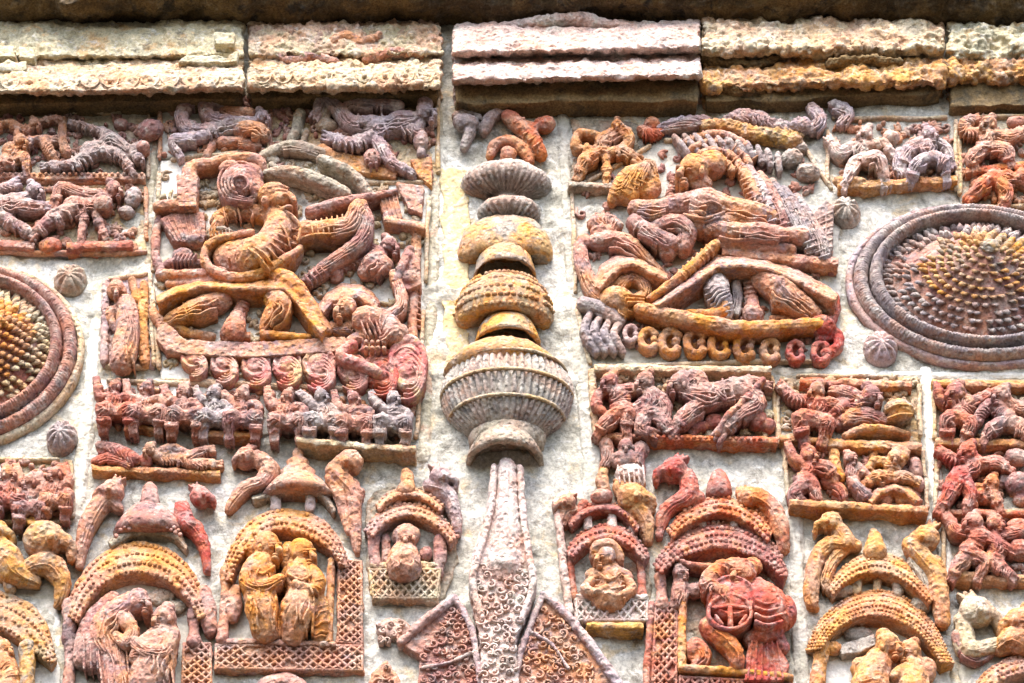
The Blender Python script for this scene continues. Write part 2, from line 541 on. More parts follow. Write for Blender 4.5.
# ================================================================== palette (natural colours of the clay, plaster and stains, plus painted soffit shade)
terra('pink', (204, 138, 118), (216, 146, 98), (158, 122, 122), lime=.45)
terra('pinkochre', (224, 148, 66), (206, 136, 108), (218, 142, 70), lime=.25)
terra('ochre', (228, 144, 44), (220, 132, 56), (204, 132, 96), lime=.22)
terra('red', (186, 62, 54), (200, 88, 58), (164, 90, 90), lime=.35)
terra('pinkred', (206, 92, 92), (214, 142, 126), (226, 170, 110), lime=.5)
terra('mauve', (158, 104, 100), (196, 134, 114), (124, 98, 100), lime=.45)
terra('rust', (186, 92, 68), (160, 90, 84), (208, 128, 78), lime=.35)
terra('orange', (218, 118, 52), (198, 86, 54), (226, 150, 84), lime=.3)
terra('lilac', (186, 168, 176), (172, 140, 142), (216, 196, 190), lime=.5)
terra('grey', (164, 158, 148), (196, 184, 170), (112, 108, 106), lime=.7)
terra('greyviolet', (142, 130, 136), (170, 150, 146), (196, 186, 180), lime=.4)
terra('bone', (214, 196, 158), (206, 172, 118), (178, 166, 140), lime=.5)
terra('cream', (226, 208, 172), (218, 178, 132), (188, 176, 142), lime=.6)
terra('pinkwhite', (232, 206, 198), (224, 184, 168), (212, 204, 190), lime=.7)
terra('plasterstone', (222, 206, 164), (196, 190, 160), (214, 176, 124), lime=.8, limec=(248, 244, 236), grime=.8, clay=0)
terra('pinkstone', (224, 182, 148), (206, 190, 150), (190, 150, 130), lime=.7, limec=(248, 240, 230), grime=.7)
terra('gold', (220, 148, 68), (206, 126, 76), (226, 166, 100), lime=.3)
terra('yellow', (222, 156, 56), (210, 140, 76), (184, 154, 112), lime=.3, pat=.49)
terra('oldochre', (228, 152, 50), (206, 160, 100), (150, 140, 124), lime=.4, grime=.5, pat=.47)
terra('erodedochre', (222, 164, 78), (200, 134, 66), (112, 84, 50), lime=.45, grime=.75)
terra('mossgrey', (156, 146, 124), (188, 172, 148), (116, 106, 90), lime=.5, grime=.6)
terra('olive', (186, 178, 152), (208, 198, 176), (206, 168, 140), lime=.6, sc=.8, clay=0)
terra('lime', (246, 243, 234), (222, 216, 200), (196, 190, 168), lime=.8, sc=.55, speck=.3, bump=.7, limec=(252, 250, 244), grime=.3, clay=0)
terra('wall', (226, 222, 210), (198, 194, 178), (226, 204, 166), lime=.95, sc=.62, speck=.55, bump=1.2, pat=.53, limec=(252, 250, 244), grime=.7, clay=0)
terra('ochrewash', (226, 206, 160), (222, 188, 118), (218, 212, 196), lime=.6, sc=.6, speck=.3, bump=.7, clay=0)
terra('paleplaster', (206, 202, 190), (190, 186, 170), (216, 210, 200), lime=.7, sc=.6, speck=.3, bump=.7, clay=0)
terra('damp', (120, 98, 62), (140, 112, 70), (84, 74, 54), lime=.0, speck=.7, grime=.5, clay=0)  # crust stain brown; under the cornice lips it paints the soffit's shade
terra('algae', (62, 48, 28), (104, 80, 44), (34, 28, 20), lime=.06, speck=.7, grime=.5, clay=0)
terra('earth', (40, 40, 26), (54, 48, 36), (34, 36, 22), lime=.03, k=.5, clay=0)

# ================================================================== ground and wall
def ground():
    me = bpy.data.meshes.new('ground'); R = 300
    n = 12; vs = []; fs = []
    for i in range(n + 1):
        for j in range(n + 1):
            vs.append((R * (2 * i / n - 1), R * (2 * j / n - 1), 0))
    for i in range(n):
        for j in range(n):
            a = i * (n + 1) + j; fs.append((a, a + n + 1, a + n + 2, a + 1))
    me.from_pydata(vs, [], fs); o = bpy.data.objects.new('ground', me); COL.objects.link(o)
    me.materials.append(MATS['earth']); o['kind'] = 'structure'
ground()

wall = thing('temple_wall', 'cream and grey mortar temple wall that every carved plaque is bedded in', 'wall', 512, 683)
def wall_mesh(mb):
    st = 2.6; nu = int(1340 / st); nv = int(900 / st)
    u0, v0 = -158, -70
    vs = []; fs = []
    a = P(u0, v0); b = P(u0 + 1340, v0); c = P(u0, v0 + 900)
    xw = (b.x - a.x) * .98; z1 = a.z; z0 = c.z
    for i in range(nu + 1):
        for j in range(nv + 1):
            vs.append(Vector((a.x * .98 + xw * i / nu, 0, z1 + (z0 - z1) * j / nv)))
    for i in range(nu):
        for j in range(nv):
            q = i * (nv + 1) + j
            fs.append((q, q + 1, q + nv + 2, q + nv + 1))
    o = len(mb.v); mb.add(vs, fs)
    X0, X1 = a.x * .98, a.x * .98 + xw
    def slab(x0, x1, za, zb):
        q = [Vector((x0, 0, za)), Vector((x0, 0, zb)), Vector((x1, 0, zb)), Vector((x1, 0, za))]
        mb.add(q, [(0, 3, 2, 1)])
    slab(-6, X0, -.1, 7.5); slab(X1, 6, -.1, 7.5); slab(X0, X1, -.1, z0); slab(X0, X1, z1, 7.5)
part('mortar', 'wall', wall, wall_mesh, vs=0, rough=(('huge', 13), ('big', 5), ('mid', 2), ('fine', 1.2)))
part('mortar_joint', 'olive', wall, T((437, 85, 8, -5.0), (436, 170, 7, -4.3), (433, 280, 7, -4.3), (428, 360, 8, -5.0), (424, 460, 10, -6.2)), rough=(('big', 2.5), ('mid', 1.6), ('fine', 1)))
part('mortar_joint', 'paleplaster', wall, T((562, 108, 8, -5.0), (566, 180, 8, -5.0), (573, 270, 10, -6.2), (583, 370, 13, -8.1), (592, 440, 15, -9.3), (592, 500, 12, -7.4)), rough=(('big', 2.5), ('mid', 1.6), ('fine', 1)))
part('mortar_joint', 'olive', wall, T((157, 130, 6, -3.7), (150, 200, 7, -4.3), (148, 270, 7, -4.3)), rough=(('big', 2.5), ('mid', 1.6), ('fine', 1)))
part('mortar_joint', 'lime', wall, T((100, 300, 9, -5.6), (93, 370, 9, -5.6), (86, 440, 10, -6.2), (75, 520, 9, -5.6)), rough=(('big', 2.5), ('mid', 1.6), ('fine', 1)))
part('mortar_joint', 'lime', wall, T((926, 375, 9, -5.6), (932, 450, 9, -5.6), (940, 520, 9, -5.6), (950, 600, 9, -5.6)), rough=(('big', 2.5), ('mid', 1.6), ('fine', 1)))
part('mortar_joint', 'lime', wall, T((598, 372, 6, -3.7), (680, 368, 7, -4.3), (780, 374, 7, -4.3), (900, 377, 6, -3.7), (1030, 378, 6, -3.7)), rough=(('big', 2.5), ('mid', 1.6), ('fine', 1)))
part('mortar_joint', 'paleplaster', wall, T((792, 520, 11, -6.8), (798, 600, 11, -6.8), (803, 690, 10, -6.2)), rough=(('big', 2.5), ('mid', 1.6), ('fine', 1)))
part('mortar_joint', 'ochrewash', wall, RECT(442, 170, 470, 330, d1=2, wob=3), RECT(446, 320, 470, 360, d1=2, wob=2), rough=(('big', 2.5), ('mid', 1.6), ('fine', 1)))

# ================================================================== eave and cornice
eave = thing('overhanging_eave', 'dark brown algae-stained stone eave running along the very top', 'eave', 512, 18)
def eave_mesh(mb):
    rings = []
    n = 130
    for i in range(n + 1):
        u = -150 + 1330 * i / n
        back = 20 + (u / 1024) * 2 + 3 * math.sin(u / 37.0) + 2 * math.sin(u / 11.0)
        front = -14 + 4 * math.sin(u / 29.0) + 3 * math.sin(u / 9.0 + 1)
        if 60 < u < 165: front += 15
        if 620 < u < 640: back -= 4
        if u > 880: back += 4
        w = random.uniform(-1.5, 1.5)
        q = [P(u, back + w, 6), P(u, (back + front) / 2 + 2 + w, 26), P(u, front + w, 42), P(u, front - 22, 43), P(u, front - 60, 38)]
        b0 = q[0].copy(); b0.y = 4 * S; b1 = q[-1].copy(); b1.y = 4 * S
        rings.append([b0] + q + [b1])
    rings_to(mb, rings)
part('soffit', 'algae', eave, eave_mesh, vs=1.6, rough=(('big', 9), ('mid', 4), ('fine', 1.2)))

def cornice(name, label, mat, u0, u1, prof0, prof1, wob, rough, ex=()):
    def go(mb):
        rings = []; n = max(6, int((u1 - u0) / 5))
        for i in range(n + 1):
            t = i / n; u = u0 + (u1 - u0) * t; row = []
            for k, (a, b) in enumerate(zip(prof0, prof1)):
                row.append(P(u + random.uniform(-1, 1), a[0] + (b[0] - a[0]) * t + random.uniform(-wob, wob), a[1] + (b[1] - a[1]) * t + random.uniform(-wob, wob)))
            b0 = row[0].copy(); b0.y = 4 * S; b1 = row[-1].copy(); b1.y = 4 * S
            rings.append([b0] + row + [b1])
        rings_to(mb, rings)
    return go
G = 'moulded stones of the cornice band'
pA = [(21, 6), (32, 14), (50, 19), (66, 20), (71, 25), (80, 30), (94, 32), (97, 30), (108, 6)]
pB = [(21, 6), (32, 14), (48, 19), (64, 20), (68, 25), (78, 30), (88, 30), (92, 28), (101, 8)]
def scallops(u0, u1, v0, v1, d):
    out = []; n = int((u1 - u0) / 19)
    for i in range(n):
        u = u0 + (u1 - u0) * (i + .5) / n; v = v0 + (v1 - v0) * (i + .5) / n
        out.append(T(*[(u + 9 * math.cos(a), v - 3 + 9 * math.sin(a), 1.3, d) for a in [PI * k / 6 for k in range(7)]], n=5, sub=1, relief=False))
        out.append(E(u, v - 1, 3, 3, d=d - 1, rd=2.6, seg=7, relief=False))
    return out
def stone(t, mat, u0, u1, p0, p1, ks, wob, rough, lower='', ex=()):
    """one cornice stone: the upper moulding, and the lower one with its underside"""
    a, b = ks
    part('upper_moulding', mat, t, cornice('', '', '', u0, u1, p0[:a + 1], p1[:a + 1], wob, 0), vs=1.3, rough=rough)
    part('shade_course', 'damp', t, PL(*[(u, p0[b][0] + (p1[b][0] - p0[b][0]) * k / 12 - 4 + random.uniform(-1, 1)) for k in range(13) for u in [u0 + 3 + (u1 - u0 - 6) * k / 12]], *[(u, p0[-1][0] + (p1[-1][0] - p0[-1][0]) * k / 12 - 3 + random.uniform(-2, 2)) for k in range(12, -1, -1) for u in [u0 + 3 + (u1 - u0 - 6) * k / 12]], d1=p0[b][1] * .55), vs=1.3, rough=(('huge', 6), ('big', 4), ('mid', 2), ('fine', 1)))  # added dark strip below the lip: shade of the soffit painted as colour
    part('lower_moulding', lower or mat, t, cornice('', '', '', u0 + .4, u1 - .4, p0[a:], p1[a:], wob, 0), ex=ex, vs=1.3, rough=rough)
t = thing('cornice_stone', 'cream and olive cornice stone with scalloped lower moulding, at the left edge', 'cornice', 120, 100, G)
RA = (('huge', 9), ('big', 5), ('band', 2), ('mid', 3), ('fine', 1.4))
pA = [(21, 4), (30, 12), (44, 17), (56, 19), (60, 12), (66, 13), (71, 24), (80, 33), (92, 37), (95, 33), (98, 8), (108, 2)]
pB = [(21, 4), (30, 12), (44, 17), (55, 19), (58, 12), (63, 13), (68, 24), (76, 33), (87, 36), (90, 32), (93, 8), (101, 2)]
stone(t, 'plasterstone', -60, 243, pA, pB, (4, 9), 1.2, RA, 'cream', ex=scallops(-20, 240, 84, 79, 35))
parts('broken_bracket', 'plasterstone', t, RECT(-10, 45, 16, 56, d1=30, wob=1), RECT(18, 47, 34, 58, d1=26, wob=1), RECT(-10, 62, 26, 71, d1=28, wob=1.5), rough=(('huge', 6), ('big', 4), ('mid', 2), ('fine', 1)))
parts('broken_bracket', 'plasterstone', t, RECT(214, 33, 234, 44, d1=28, wob=1), PL((178, 60), (196, 54), (216, 55), (236, 53), (237, 60), (210, 63), d1=28, wob=1.5), rough=(('huge', 6), ('big', 4), ('mid', 2), ('fine', 1)))
t = thing('cornice_stone', 'pink and ochre cornice stone with little scallops, left of the vertical mortar joint', 'cornice', 345, 95, G)
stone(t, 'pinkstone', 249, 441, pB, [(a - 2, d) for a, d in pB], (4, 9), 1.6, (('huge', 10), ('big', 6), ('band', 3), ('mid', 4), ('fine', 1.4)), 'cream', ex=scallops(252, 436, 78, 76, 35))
part('worn_carving', 'pink', t, T((330, 44, 5, 14), (345, 36, 6, 15), (362, 42, 6, 15), (378, 36, 5, 14)), T((262, 50, 4, 14), (290, 60, 5, 15), (312, 56, 5, 15), (336, 62, 4, 15)), T((366, 60, 4, 15), (392, 52, 5, 15), (420, 54, 4, 15)), rough=(('big', 5), ('mid', 3), ('fine', 1.2)))
t = thing('cornice_stone', 'tall white and pink cornice stone with two crisp ledges and deep dark underside', 'cornice', 575, 103, G)
pC = [(24, 10), (31, 22), (42, 30), (52, 34), (54, 30), (58, 16), (62, 20), (68, 32), (79, 38), (82, 35), (86, 9), (106, 2)]
pC2 = [(20, 10), (28, 22), (38, 30), (47, 34), (49, 30), (54, 16), (58, 20), (64, 32), (74, 38), (77, 35), (81, 9), (103, 2)]
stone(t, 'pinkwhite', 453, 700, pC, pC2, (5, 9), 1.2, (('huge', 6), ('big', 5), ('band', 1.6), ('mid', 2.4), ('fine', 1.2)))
part('weathered_top', 'pinkwhite', t, T((500, 28, 5, 12), (540, 22, 7, 16), (580, 20, 9, 18), (610, 26, 7, 16), (640, 30, 5, 14)), rough=(('big', 5), ('mid', 3), ('fine', 1.2)))
t = thing('cornice_stone', 'broken yellow ochre cornice stone with black weathered hollows under its rim', 'cornice', 815, 100, G)
pD = [(16, 8), (24, 20), (36, 26), (48, 30), (53, 26), (57, 12), (63, 8), (72, 18), (84, 25), (90, 20), (94, 7), (106, 2)]
pD2 = [(19, 8), (28, 18), (38, 24), (47, 27), (50, 24), (56, 18), (62, 18), (70, 24), (80, 27), (85, 22), (89, 8), (96, 2)]
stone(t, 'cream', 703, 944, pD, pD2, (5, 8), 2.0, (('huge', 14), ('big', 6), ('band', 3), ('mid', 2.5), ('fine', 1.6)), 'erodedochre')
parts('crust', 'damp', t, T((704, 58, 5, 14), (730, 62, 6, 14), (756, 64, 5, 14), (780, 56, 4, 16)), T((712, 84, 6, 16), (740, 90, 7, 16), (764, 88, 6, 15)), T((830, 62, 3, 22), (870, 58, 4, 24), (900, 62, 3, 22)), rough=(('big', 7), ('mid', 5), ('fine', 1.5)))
t = thing('cornice_stone', 'rounded olive and ochre cornice stone at the right edge', 'cornice', 1000, 100, G)
pE = [(24, 8), (30, 20), (42, 24), (52, 24), (58, 20), (66, 21), (74, 22), (80, 18), (86, 7), (108, 2)]
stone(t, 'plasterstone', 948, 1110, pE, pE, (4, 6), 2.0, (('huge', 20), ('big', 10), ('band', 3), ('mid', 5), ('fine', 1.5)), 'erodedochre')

# ================================================================== top friezes
FR = 'figure friezes let into the wall'
t = thing('frieze_plaque', 'mauve frieze of sprawling fighters above a beaded pink ledge, upper one at far left', 'frieze', 70, 180, FR)
part('slab', 'olive', t, RECT(-30, 112, 148, 180, d1=2, wob=2), vs=1.5)
part('ledge', 'pink', t, LEDGE(-30, 172, 145, 173, 6, 14), ex=[E(u, 174, 2, d=10, seg=7, relief=False) for u in range(-20, 145, 6)])
part('carved_figure', 'greyviolet', t, MAN((138, 158), 6, (113, 140), 9, (90, 152), 12, [[(113, 137, 6), (98, 130, 4.5), (74, 123, 3.5)], [(92, 154, 9), (72, 165, 7), (47, 166, 4)], [(104, 152, 8), (119, 154, 6), (131, 170, 4)], [(118, 142, 5), (130, 150, 4.5), (137, 146, 4)]], 1))
part('carved_sack', 'mauve', t, E(150, 130, 15, 12, rot=25, d=10), E(143, 147, 7, d=14), E(121, 124, 8, 7))
part('carved_figure', 'pink', t, MAN((20, 141), 8, (12, 150), 10, (8, 164), 10, [[(18, 146, 5), (34, 140, 5), (50, 139, 4)], [(44, 142, 6), (49, 150, 6), (53, 156, 4)], [(12, 162, 6), (24, 156, 6), (26, 169, 4)], [(4, 160, 6), (-6, 168, 5), (-10, 174, 4)]], 1), T((63, 119, 4), (62, 138, 5), (66, 152, 6)))
part('carved_figure', 'pink', t, MAN((34, 123), 6, (26, 130), 6, (14, 128), 6, [[(38, 122, 3), (50, 118, 3), (58, 118, 2.5)], [(22, 128, 4), (8, 122, 3), (-4, 126, 3)]], 1))
t = thing('frieze_plaque', 'grey-violet frieze of a lunging figure over a broken brown ledge, far left', 'frieze', 70, 250, FR)
part('slab', 'bone', t, RECT(-30, 182, 146, 252, d1=2, wob=2), vs=1.5)
part('ledge', 'rust', t, LEDGE(-30, 238, 34, 241, 7, 16), LEDGE(66, 242, 132, 240, 7, 16))
part('ledge', 'orange', t, E(50, 246, 12, 9, d=6, rd=8))
part('carved_figure', 'mauve', t, MAN((113, 189), 9, (100, 202), 10, (74, 207), 12, [[(100, 194, 6), (80, 192, 5.5), (60, 186, 5), (55, 200, 5)], [(72, 210, 10), (52, 220, 9), (37, 231, 6)], [(84, 208, 5), (83, 222, 4.5), (81, 237, 3.5)], [(96, 214, 5), (100, 224, 4), (104, 234, 3.5)]], 1), E(103, 204, 10, 9, d=16))
part('carved_sack', 'greyviolet', t, E(133, 197, 9, 13, rot=-10, d=10), E(126, 212, 9, 6, d=8))
part('carved_figure', 'lilac', t, MAN((34, 190), 9, (14, 203), 11, (-6, 205), 12, [[(16, 204, 9), (34, 206, 7), (44, 206, 5)], [(-2, 214, 7), (12, 222, 6), (30, 233, 4.5)], [(0, 190, 6), (12, 184, 5)]], 1))

t = thing('frieze_plaque', 'pale pink and white plaque of tumbling figures, above the tall crowned head', 'frieze', 222, 158, FR)
part('slab', 'lime', t, RECT(160, 100, 270, 158, d1=2, wob=2), vs=1.5)
part('carved_figure', 'lilac', t, MAN((262, 117), 8, (228, 124), 9, (206, 132), 10, [[(206, 130, 6), (186, 126, 6), (180, 112, 6), (190, 104, 5)], [(204, 136, 7), (184, 138, 6), (172, 140, 5), (178, 152, 4)], [(228, 120, 6), (212, 116, 6), (203, 106, 6), (216, 104, 4)]], 1))
part('carved_figure', 'pink', t, T((216, 134, 5), (212, 146, 4.5), (206, 156, 4)), T((240, 130, 9), (256, 130, 10), (264, 136, 8)), T((222, 142, 6), (244, 142, 5), (258, 146, 4)), T((250, 114, 7), (236, 112, 6), (222, 110, 5)), HEAD(262, 130, 7, 1))
t = thing('frieze_plaque', 'lilac grey plaque of a rider and crouching attendants at the top of the mortar joint', 'frieze', 355, 180, FR)
part('slab', 'bone', t, RECT(268, 98, 438, 182, d1=2, wob=2), vs=1.5)
part('carved_figure', 'lilac', t, MAN((425, 112), 11, (402, 120), 11, (374, 128), 13, [[(398, 106, 7), (372, 104, 7), (350, 104, 6), (344, 112, 4)], [(374, 122, 8), (352, 122, 8), (338, 108, 7), (324, 98, 7), (318, 110, 6)], [(374, 136, 8), (352, 144, 8), (332, 138, 6)], [(376, 138, 8), (384, 152, 7), (392, 162, 5), (408, 170, 4)]], 1, hat=1))
part('carved_figure', 'lilac', t, T((398, 126, 9), (416, 130, 8), (420, 116, 7)), E(421, 140, 8, 11, d=10), E(421, 152, 5, 6, d=9))
part('carved_mound', 'mossgrey', t, E(323, 112, 10, 12, d=7), E(326, 126, 12, 9, d=5), T((300, 114, 7), (296, 130, 6), (290, 142, 5)), T((306, 132, 4), (303, 142, 3)))
part('carved_lion', 'mossgrey', t, T((264, 156, 6), (290, 146, 7), (318, 152, 6), (326, 154, 4)), E(272, 160, 9, 5))
part('carved_shield', 'mauve', t, E(373, 158, 10, 10, d=12, rd=7), ex=[E(373 + 6 * math.cos(k), 158 + 6 * math.sin(k), 1.6, d=18, seg=6) for k in range(6)])
part('ledge', 'gold', t, PL((330, 150), (372, 158), (398, 170), (396, 178), (350, 170), (322, 158), d1=8), PL((410, 160), (432, 156), (432, 186), (418, 176), d1=7), T((322, 148, 5), (334, 156, 5), (342, 158, 3)))

# ================================================================== archer plaque
t = thing('archer_plaque', 'large square plaque of an ochre-bellied archer in a wheeled chariot, left of the domes', 'relief plaque', 290, 390)
part('slab', 'lime', t, PL((160, 160), (260, 150), (430, 180), (424, 300), (420, 392), (160, 380), (152, 280), d1=2, wob=2), vs=1.5)
# canopy and left fittings
part('canopy_frame', 'pink', t, T((158, 206, 6, 14), (188, 204, 8, 16), (189, 186, 8, 17), (191, 168, 8, 17), (212, 164, 7, 16), (236, 158, 7, 14), (258, 160, 6, 12), (262, 170, 5, 9)),
     PL((176, 174), (198, 174), (196, 206), (178, 206), d1=22), LEDGE(156, 202, 196, 201, 5, 24),
     ex=[LINE([(181, 176 + k * 5, 22.5), (194, 176 + k * 5, 22.5)], .9) for k in range(6)])
part('cloth_fan', 'mauve', t, PL((160, 218), (178, 210), (204, 212), (206, 236), (186, 242), (172, 240), d1=13),
     T((160, 216, 4), (156, 236, 5), (156, 258, 5), (162, 274, 5)), E(183, 256, 11, 9), T((168, 264, 5), (184, 262, 5), (200, 264, 5)), E(195, 240, 10, 6, d=12),
     ex=[LINE([(162 + k * 5.5, 219 - min(k, 4) * 1.5, 13.8), (176 + k * 3.6, 240, 13.8)], 1.1, sub=1) for k in range(8)] + [LINE([(172 + k * 4, 262 - k * .4, 17), (176 + k * 4, 254, 17)], .9, sub=1) for k in range(6)])
part('seat_bar', 'pink', t, T((160, 274, 5, 10), (190, 275, 6, 12), (222, 272, 6, 13)), T((168, 284, 4, 8), (200, 283, 5, 10), (230, 280, 5, 12)))
# the archer
arch_ = part('archer_figure', 'pinkochre', t, E(273, 196, 17, 15, d=19, rd=16), E(280, 201, 12, 10, d=22, rd=12), T((290, 194, 2.4, 27), (294, 200, 3.4, 28)), E(289, 207, 4, 2, d=28, rd=3), E(285, 195, 3.4, 2.2, d=30, rd=3), E(284, 210, 5, 4, d=24, rd=5), E(265, 201, 4, 6, d=27, rd=5), T((262, 188, 2, 24), (274, 185, 2.2, 29), (288, 188, 2, 27)), T((262, 193, 1.4, 26), (274, 189, 1.4, 30), (287, 191, 1.4, 28)), T((268, 210, 9), (280, 224, 16), (272, 244, 18), (255, 258, 22)),
     T((272, 218, 9), (246, 211, 10), (226, 214, 8), (216, 220, 7)), E(245, 256, 34, 21, d=12, rd=15), T((284, 226, 13), (300, 234, 12), (306, 230, 11)),
     T((302, 232, 11, 16), (330, 229, 10.5, 18), (350, 224, 10, 20), (358, 208, 9, 22), (362, 204, 6, 22)),
     T((220, 222, 7, 14), (214, 234, 6, 12), (228, 236, 5, 12)),
     ex=BANDS((310, 231), (352, 223), 10.5, 8, 18, 1.2) + BANDS((246, 211), (218, 217), 9, 2, 13) + [LINE([(276, 205, 25), (290, 214, 28), (300, 226, 26), (298, 240, 24)], 1.6), LINE([(268, 216, 24), (284, 228, 30), (290, 246, 26)], 1.2), LINE([(262, 250, 27), (276, 240, 27), (296, 244, 22)], 1.0), LINE([(250, 246, 27), (270, 234, 28)], .9), LINE([(256, 250, 27), (275, 238, 28)], .9)] + [E(229 + 10 * k, 258, 1.3, d=27, seg=6) for k in range(2)])
part('headdress', 'mauve', arch_, E(242, 182, 22, 21, d=18, rd=16, rot=-20), E(230, 168, 12, 9, d=17), E(254, 190, 12, 14, d=18, rd=12), E(250, 178, 14, 16, d=17, rd=14),
     ex=[T(*[(240 + (22 - 3.4 * j) * math.cos(a), 183 + (21 - 3.4 * j) * math.sin(a), 1.5, 20 + 2.6 * j) for a in [.4 + j * .5 + .5 * q for q in range(11)]], n=6, sub=2) for j in range(5)] + [LINE([(221, 190 + 3 * k, 18), (236, 195 + 2.4 * k, 28), (252, 200 + k, 24)], 1.1) for k in range(3)])
part('sash_loop', 'pinkochre', arch_, T((251, 232, 4, 22), (232, 236, 4, 22), (212, 242, 4.5, 20), (204, 254, 4.5, 18), (210, 268, 5, 18), (232, 277, 5.5, 20), (256, 275, 5.5, 22), (276, 264, 5, 24), (294, 253, 4.5, 22), (300, 248, 4, 18)))
part('armlet', 'mossgrey', arch_, E(220, 232, 14, 5, d=12, rd=8), ex=[LINE([(208 + 3.5 * k, 228, 17), (209 + 3.5 * k, 236, 17)], .9, sub=1) for k in range(7)])
part('skirt', 'ochre', arch_, EAVE([(156, 296), (176, 285), (198, 278), (232, 279), (262, 274), (284, 272), (300, 284), (318, 304), (331, 324)], [(158, 304), (178, 294), (200, 288), (234, 290), (262, 290), (284, 290), (296, 302), (308, 320), (322, 336)], 8, 40, 3),
     T((270, 272, 10, 16), (290, 284, 11, 17), (306, 302, 9, 15), (326, 330, 7, 10)))
part('leg', 'pinkochre', arch_, T((222, 300, 12, 11), (204, 306, 11.5, 13), (188, 311, 9, 13), (176, 316, 7, 12), (166, 322, 5, 9)), T((168, 322, 5), (186, 332, 5), (212, 336, 4)), ex=BANDS((196, 308), (184, 312), 10, 3, 13))
part('leg', 'ochre', arch_, T((276, 300, 13, 14), (280, 308, 14, 15), (270, 322, 10, 13), (266, 332, 7, 11)), T((264, 334, 5, 14), (284, 336, 4.5, 14), (308, 337, 3.5, 12)))
part('pedestal', 'orange', t, T((243, 298, 6), (240, 312, 7), (236, 322, 10), (234, 332, 13)), LEDGE(220, 329, 250, 332, 6, 18), ex=BANDS((244, 300), (240, 312), 7, 3, 8))
# weapons
part('bow', 'mossgrey', t, T((266, 174, 5, 14), (284, 172, 7, 16), (304, 176, 8, 18), (326, 184, 8, 19), (346, 193, 6, 18)), T((322, 160, 6, 16), (342, 168, 6.5, 18), (358, 180, 6, 18), (368, 193, 5, 16)), T((272, 165, 4, 8), (284, 178, 4, 9)))
part('arrow', 'mauve', t, T((311, 212, 7, 16), (334, 205, 6.5, 18), (356, 199, 5, 19), (378, 195, 4, 18), (396, 191, 3, 16)))
part('bowstring_arm', 'mauve', t, T((360, 206, 7, 21), (367, 222, 8, 21), (360, 240, 7.5, 20), (342, 254, 6.5, 17), (324, 267, 6.5, 14), (306, 281, 5.5, 11)), ex=BANDS((338, 257), (306, 281), 6.5, 7, 14, 1.1))
# right fittings and attendants
part('pleated_hanging', 'pink', t, PL((378, 192), (396, 192), (402, 218), (384, 220), d1=14), PL((396, 182), (424, 186), (422, 214), (408, 208), d1=9), LEDGE(384, 216, 425, 222, 6, 24), T((417, 226, 5), (416, 256, 5), (414, 290, 5), (412, 340, 5)),
     ex=[LINE([(380 + 4 * k, 193, 15), (386 + 4 * k, 218, 15)], 1, sub=1) for k in range(5)] + [LINE([(412, 240 + 6 * k, 8.5), (420, 243 + 6 * k, 8.5)], 1, sub=1) for k in range(15)])
part('attendant_figure', 'pink', t, HEAD(346, 308, 12, -1, 13, hat=3), T((366, 320, 15), (384, 322, 13), (392, 336, 14)), T((386, 318, 7, 14), (401, 306, 6.5, 15), (400, 290, 6, 15), (393, 274, 5, 15)), T((352, 326, 6), (340, 328, 5), (330, 326, 5)), T((372, 334, 9), (352, 342, 7)), E(398, 332, 11, 9, d=14),
     ex=[LINE([(360 + 5 * k, 318, 22), (366 + 5 * k, 334, 22)], 1.1, sub=1) for k in range(6)] + [E(366 + 6 * (k % 4), 342 + 6 * (k // 4), 2.4, d=20, seg=7) for k in range(8)])
part('hood', 'pink', t, EAVE([(318, 306), (326, 292), (342, 283), (360, 283), (374, 292), (380, 302)], [(324, 314), (332, 304), (346, 298), (358, 298), (368, 304), (376, 312)], 8, 32, 3))
part('kneeling_figure', 'mauve', t, HEAD(389, 246, 10, 1, 12, hat=0), T((380, 254, 9), (374, 264, 13), (366, 272, 10)), E(378, 266, 16, 12, d=12), T((372, 262, 6), (354, 264, 5), (338, 272, 4)), T((352, 250, 6), (366, 246, 6), (378, 252, 5)), E(336, 274, 8, 10, d=7))
part('horse_head', 'mauve', t, PL((412, 250), (420, 262), (421, 284), (408, 290), (396, 280), (400, 268), d1=15), T((410, 250, 5, 14), (402, 266, 5, 17), (396, 280, 4, 17)), E(410, 279, 9, 9, d=13))
# chariot
part('chariot_deck', 'pink', t, PL((158, 318), (170, 326), (186, 340), (250, 342), (345, 336), (352, 350), (250, 357), (188, 354), (166, 350), (156, 338), d1=14), LEDGE(186, 345, 352, 343, 9, 20), T((152, 308, 4), (158, 320, 6), (172, 334, 6)))
part('chariot_hub', 'pinkred', t, T((352, 346, 7, 15), (340, 356, 6, 18), (360, 364, 6, 18), (378, 372, 5, 18)), T((376, 338, 8), (366, 350, 7), (382, 352, 6)))
def wheel(u, v, rx, ry, d=8):
    pr = [DOME(u, v, [(rx, -3), (rx, d), (rx * .9, d + 3), (rx * .72, d + 2.5), (rx * .66, d + .5), (rx * .5, d + 3), (rx * .3, d + 4), (rx * .05, d + 4.5)], ry=ry / rx, seg=40)]
    ex = []
    j = random.uniform(-.3, .3)
    for f in (.97, .76, .55, .34):
        o = rx * .42 * (1 - f)
        ex.append(T(*[(u + o - rx * .1 + rx * f * math.cos(a) * .95, v + ry * .12 * (1 - f) + ry * f * math.sin(a), 2.0 - abs(k - 6) * .18, d + 4.6 - abs(k - 6) * .3) for k, a in enumerate([-2.0 + j + 4.1 * q / 12 for q in range(13)])], n=6, sub=1))
    return pr, ex
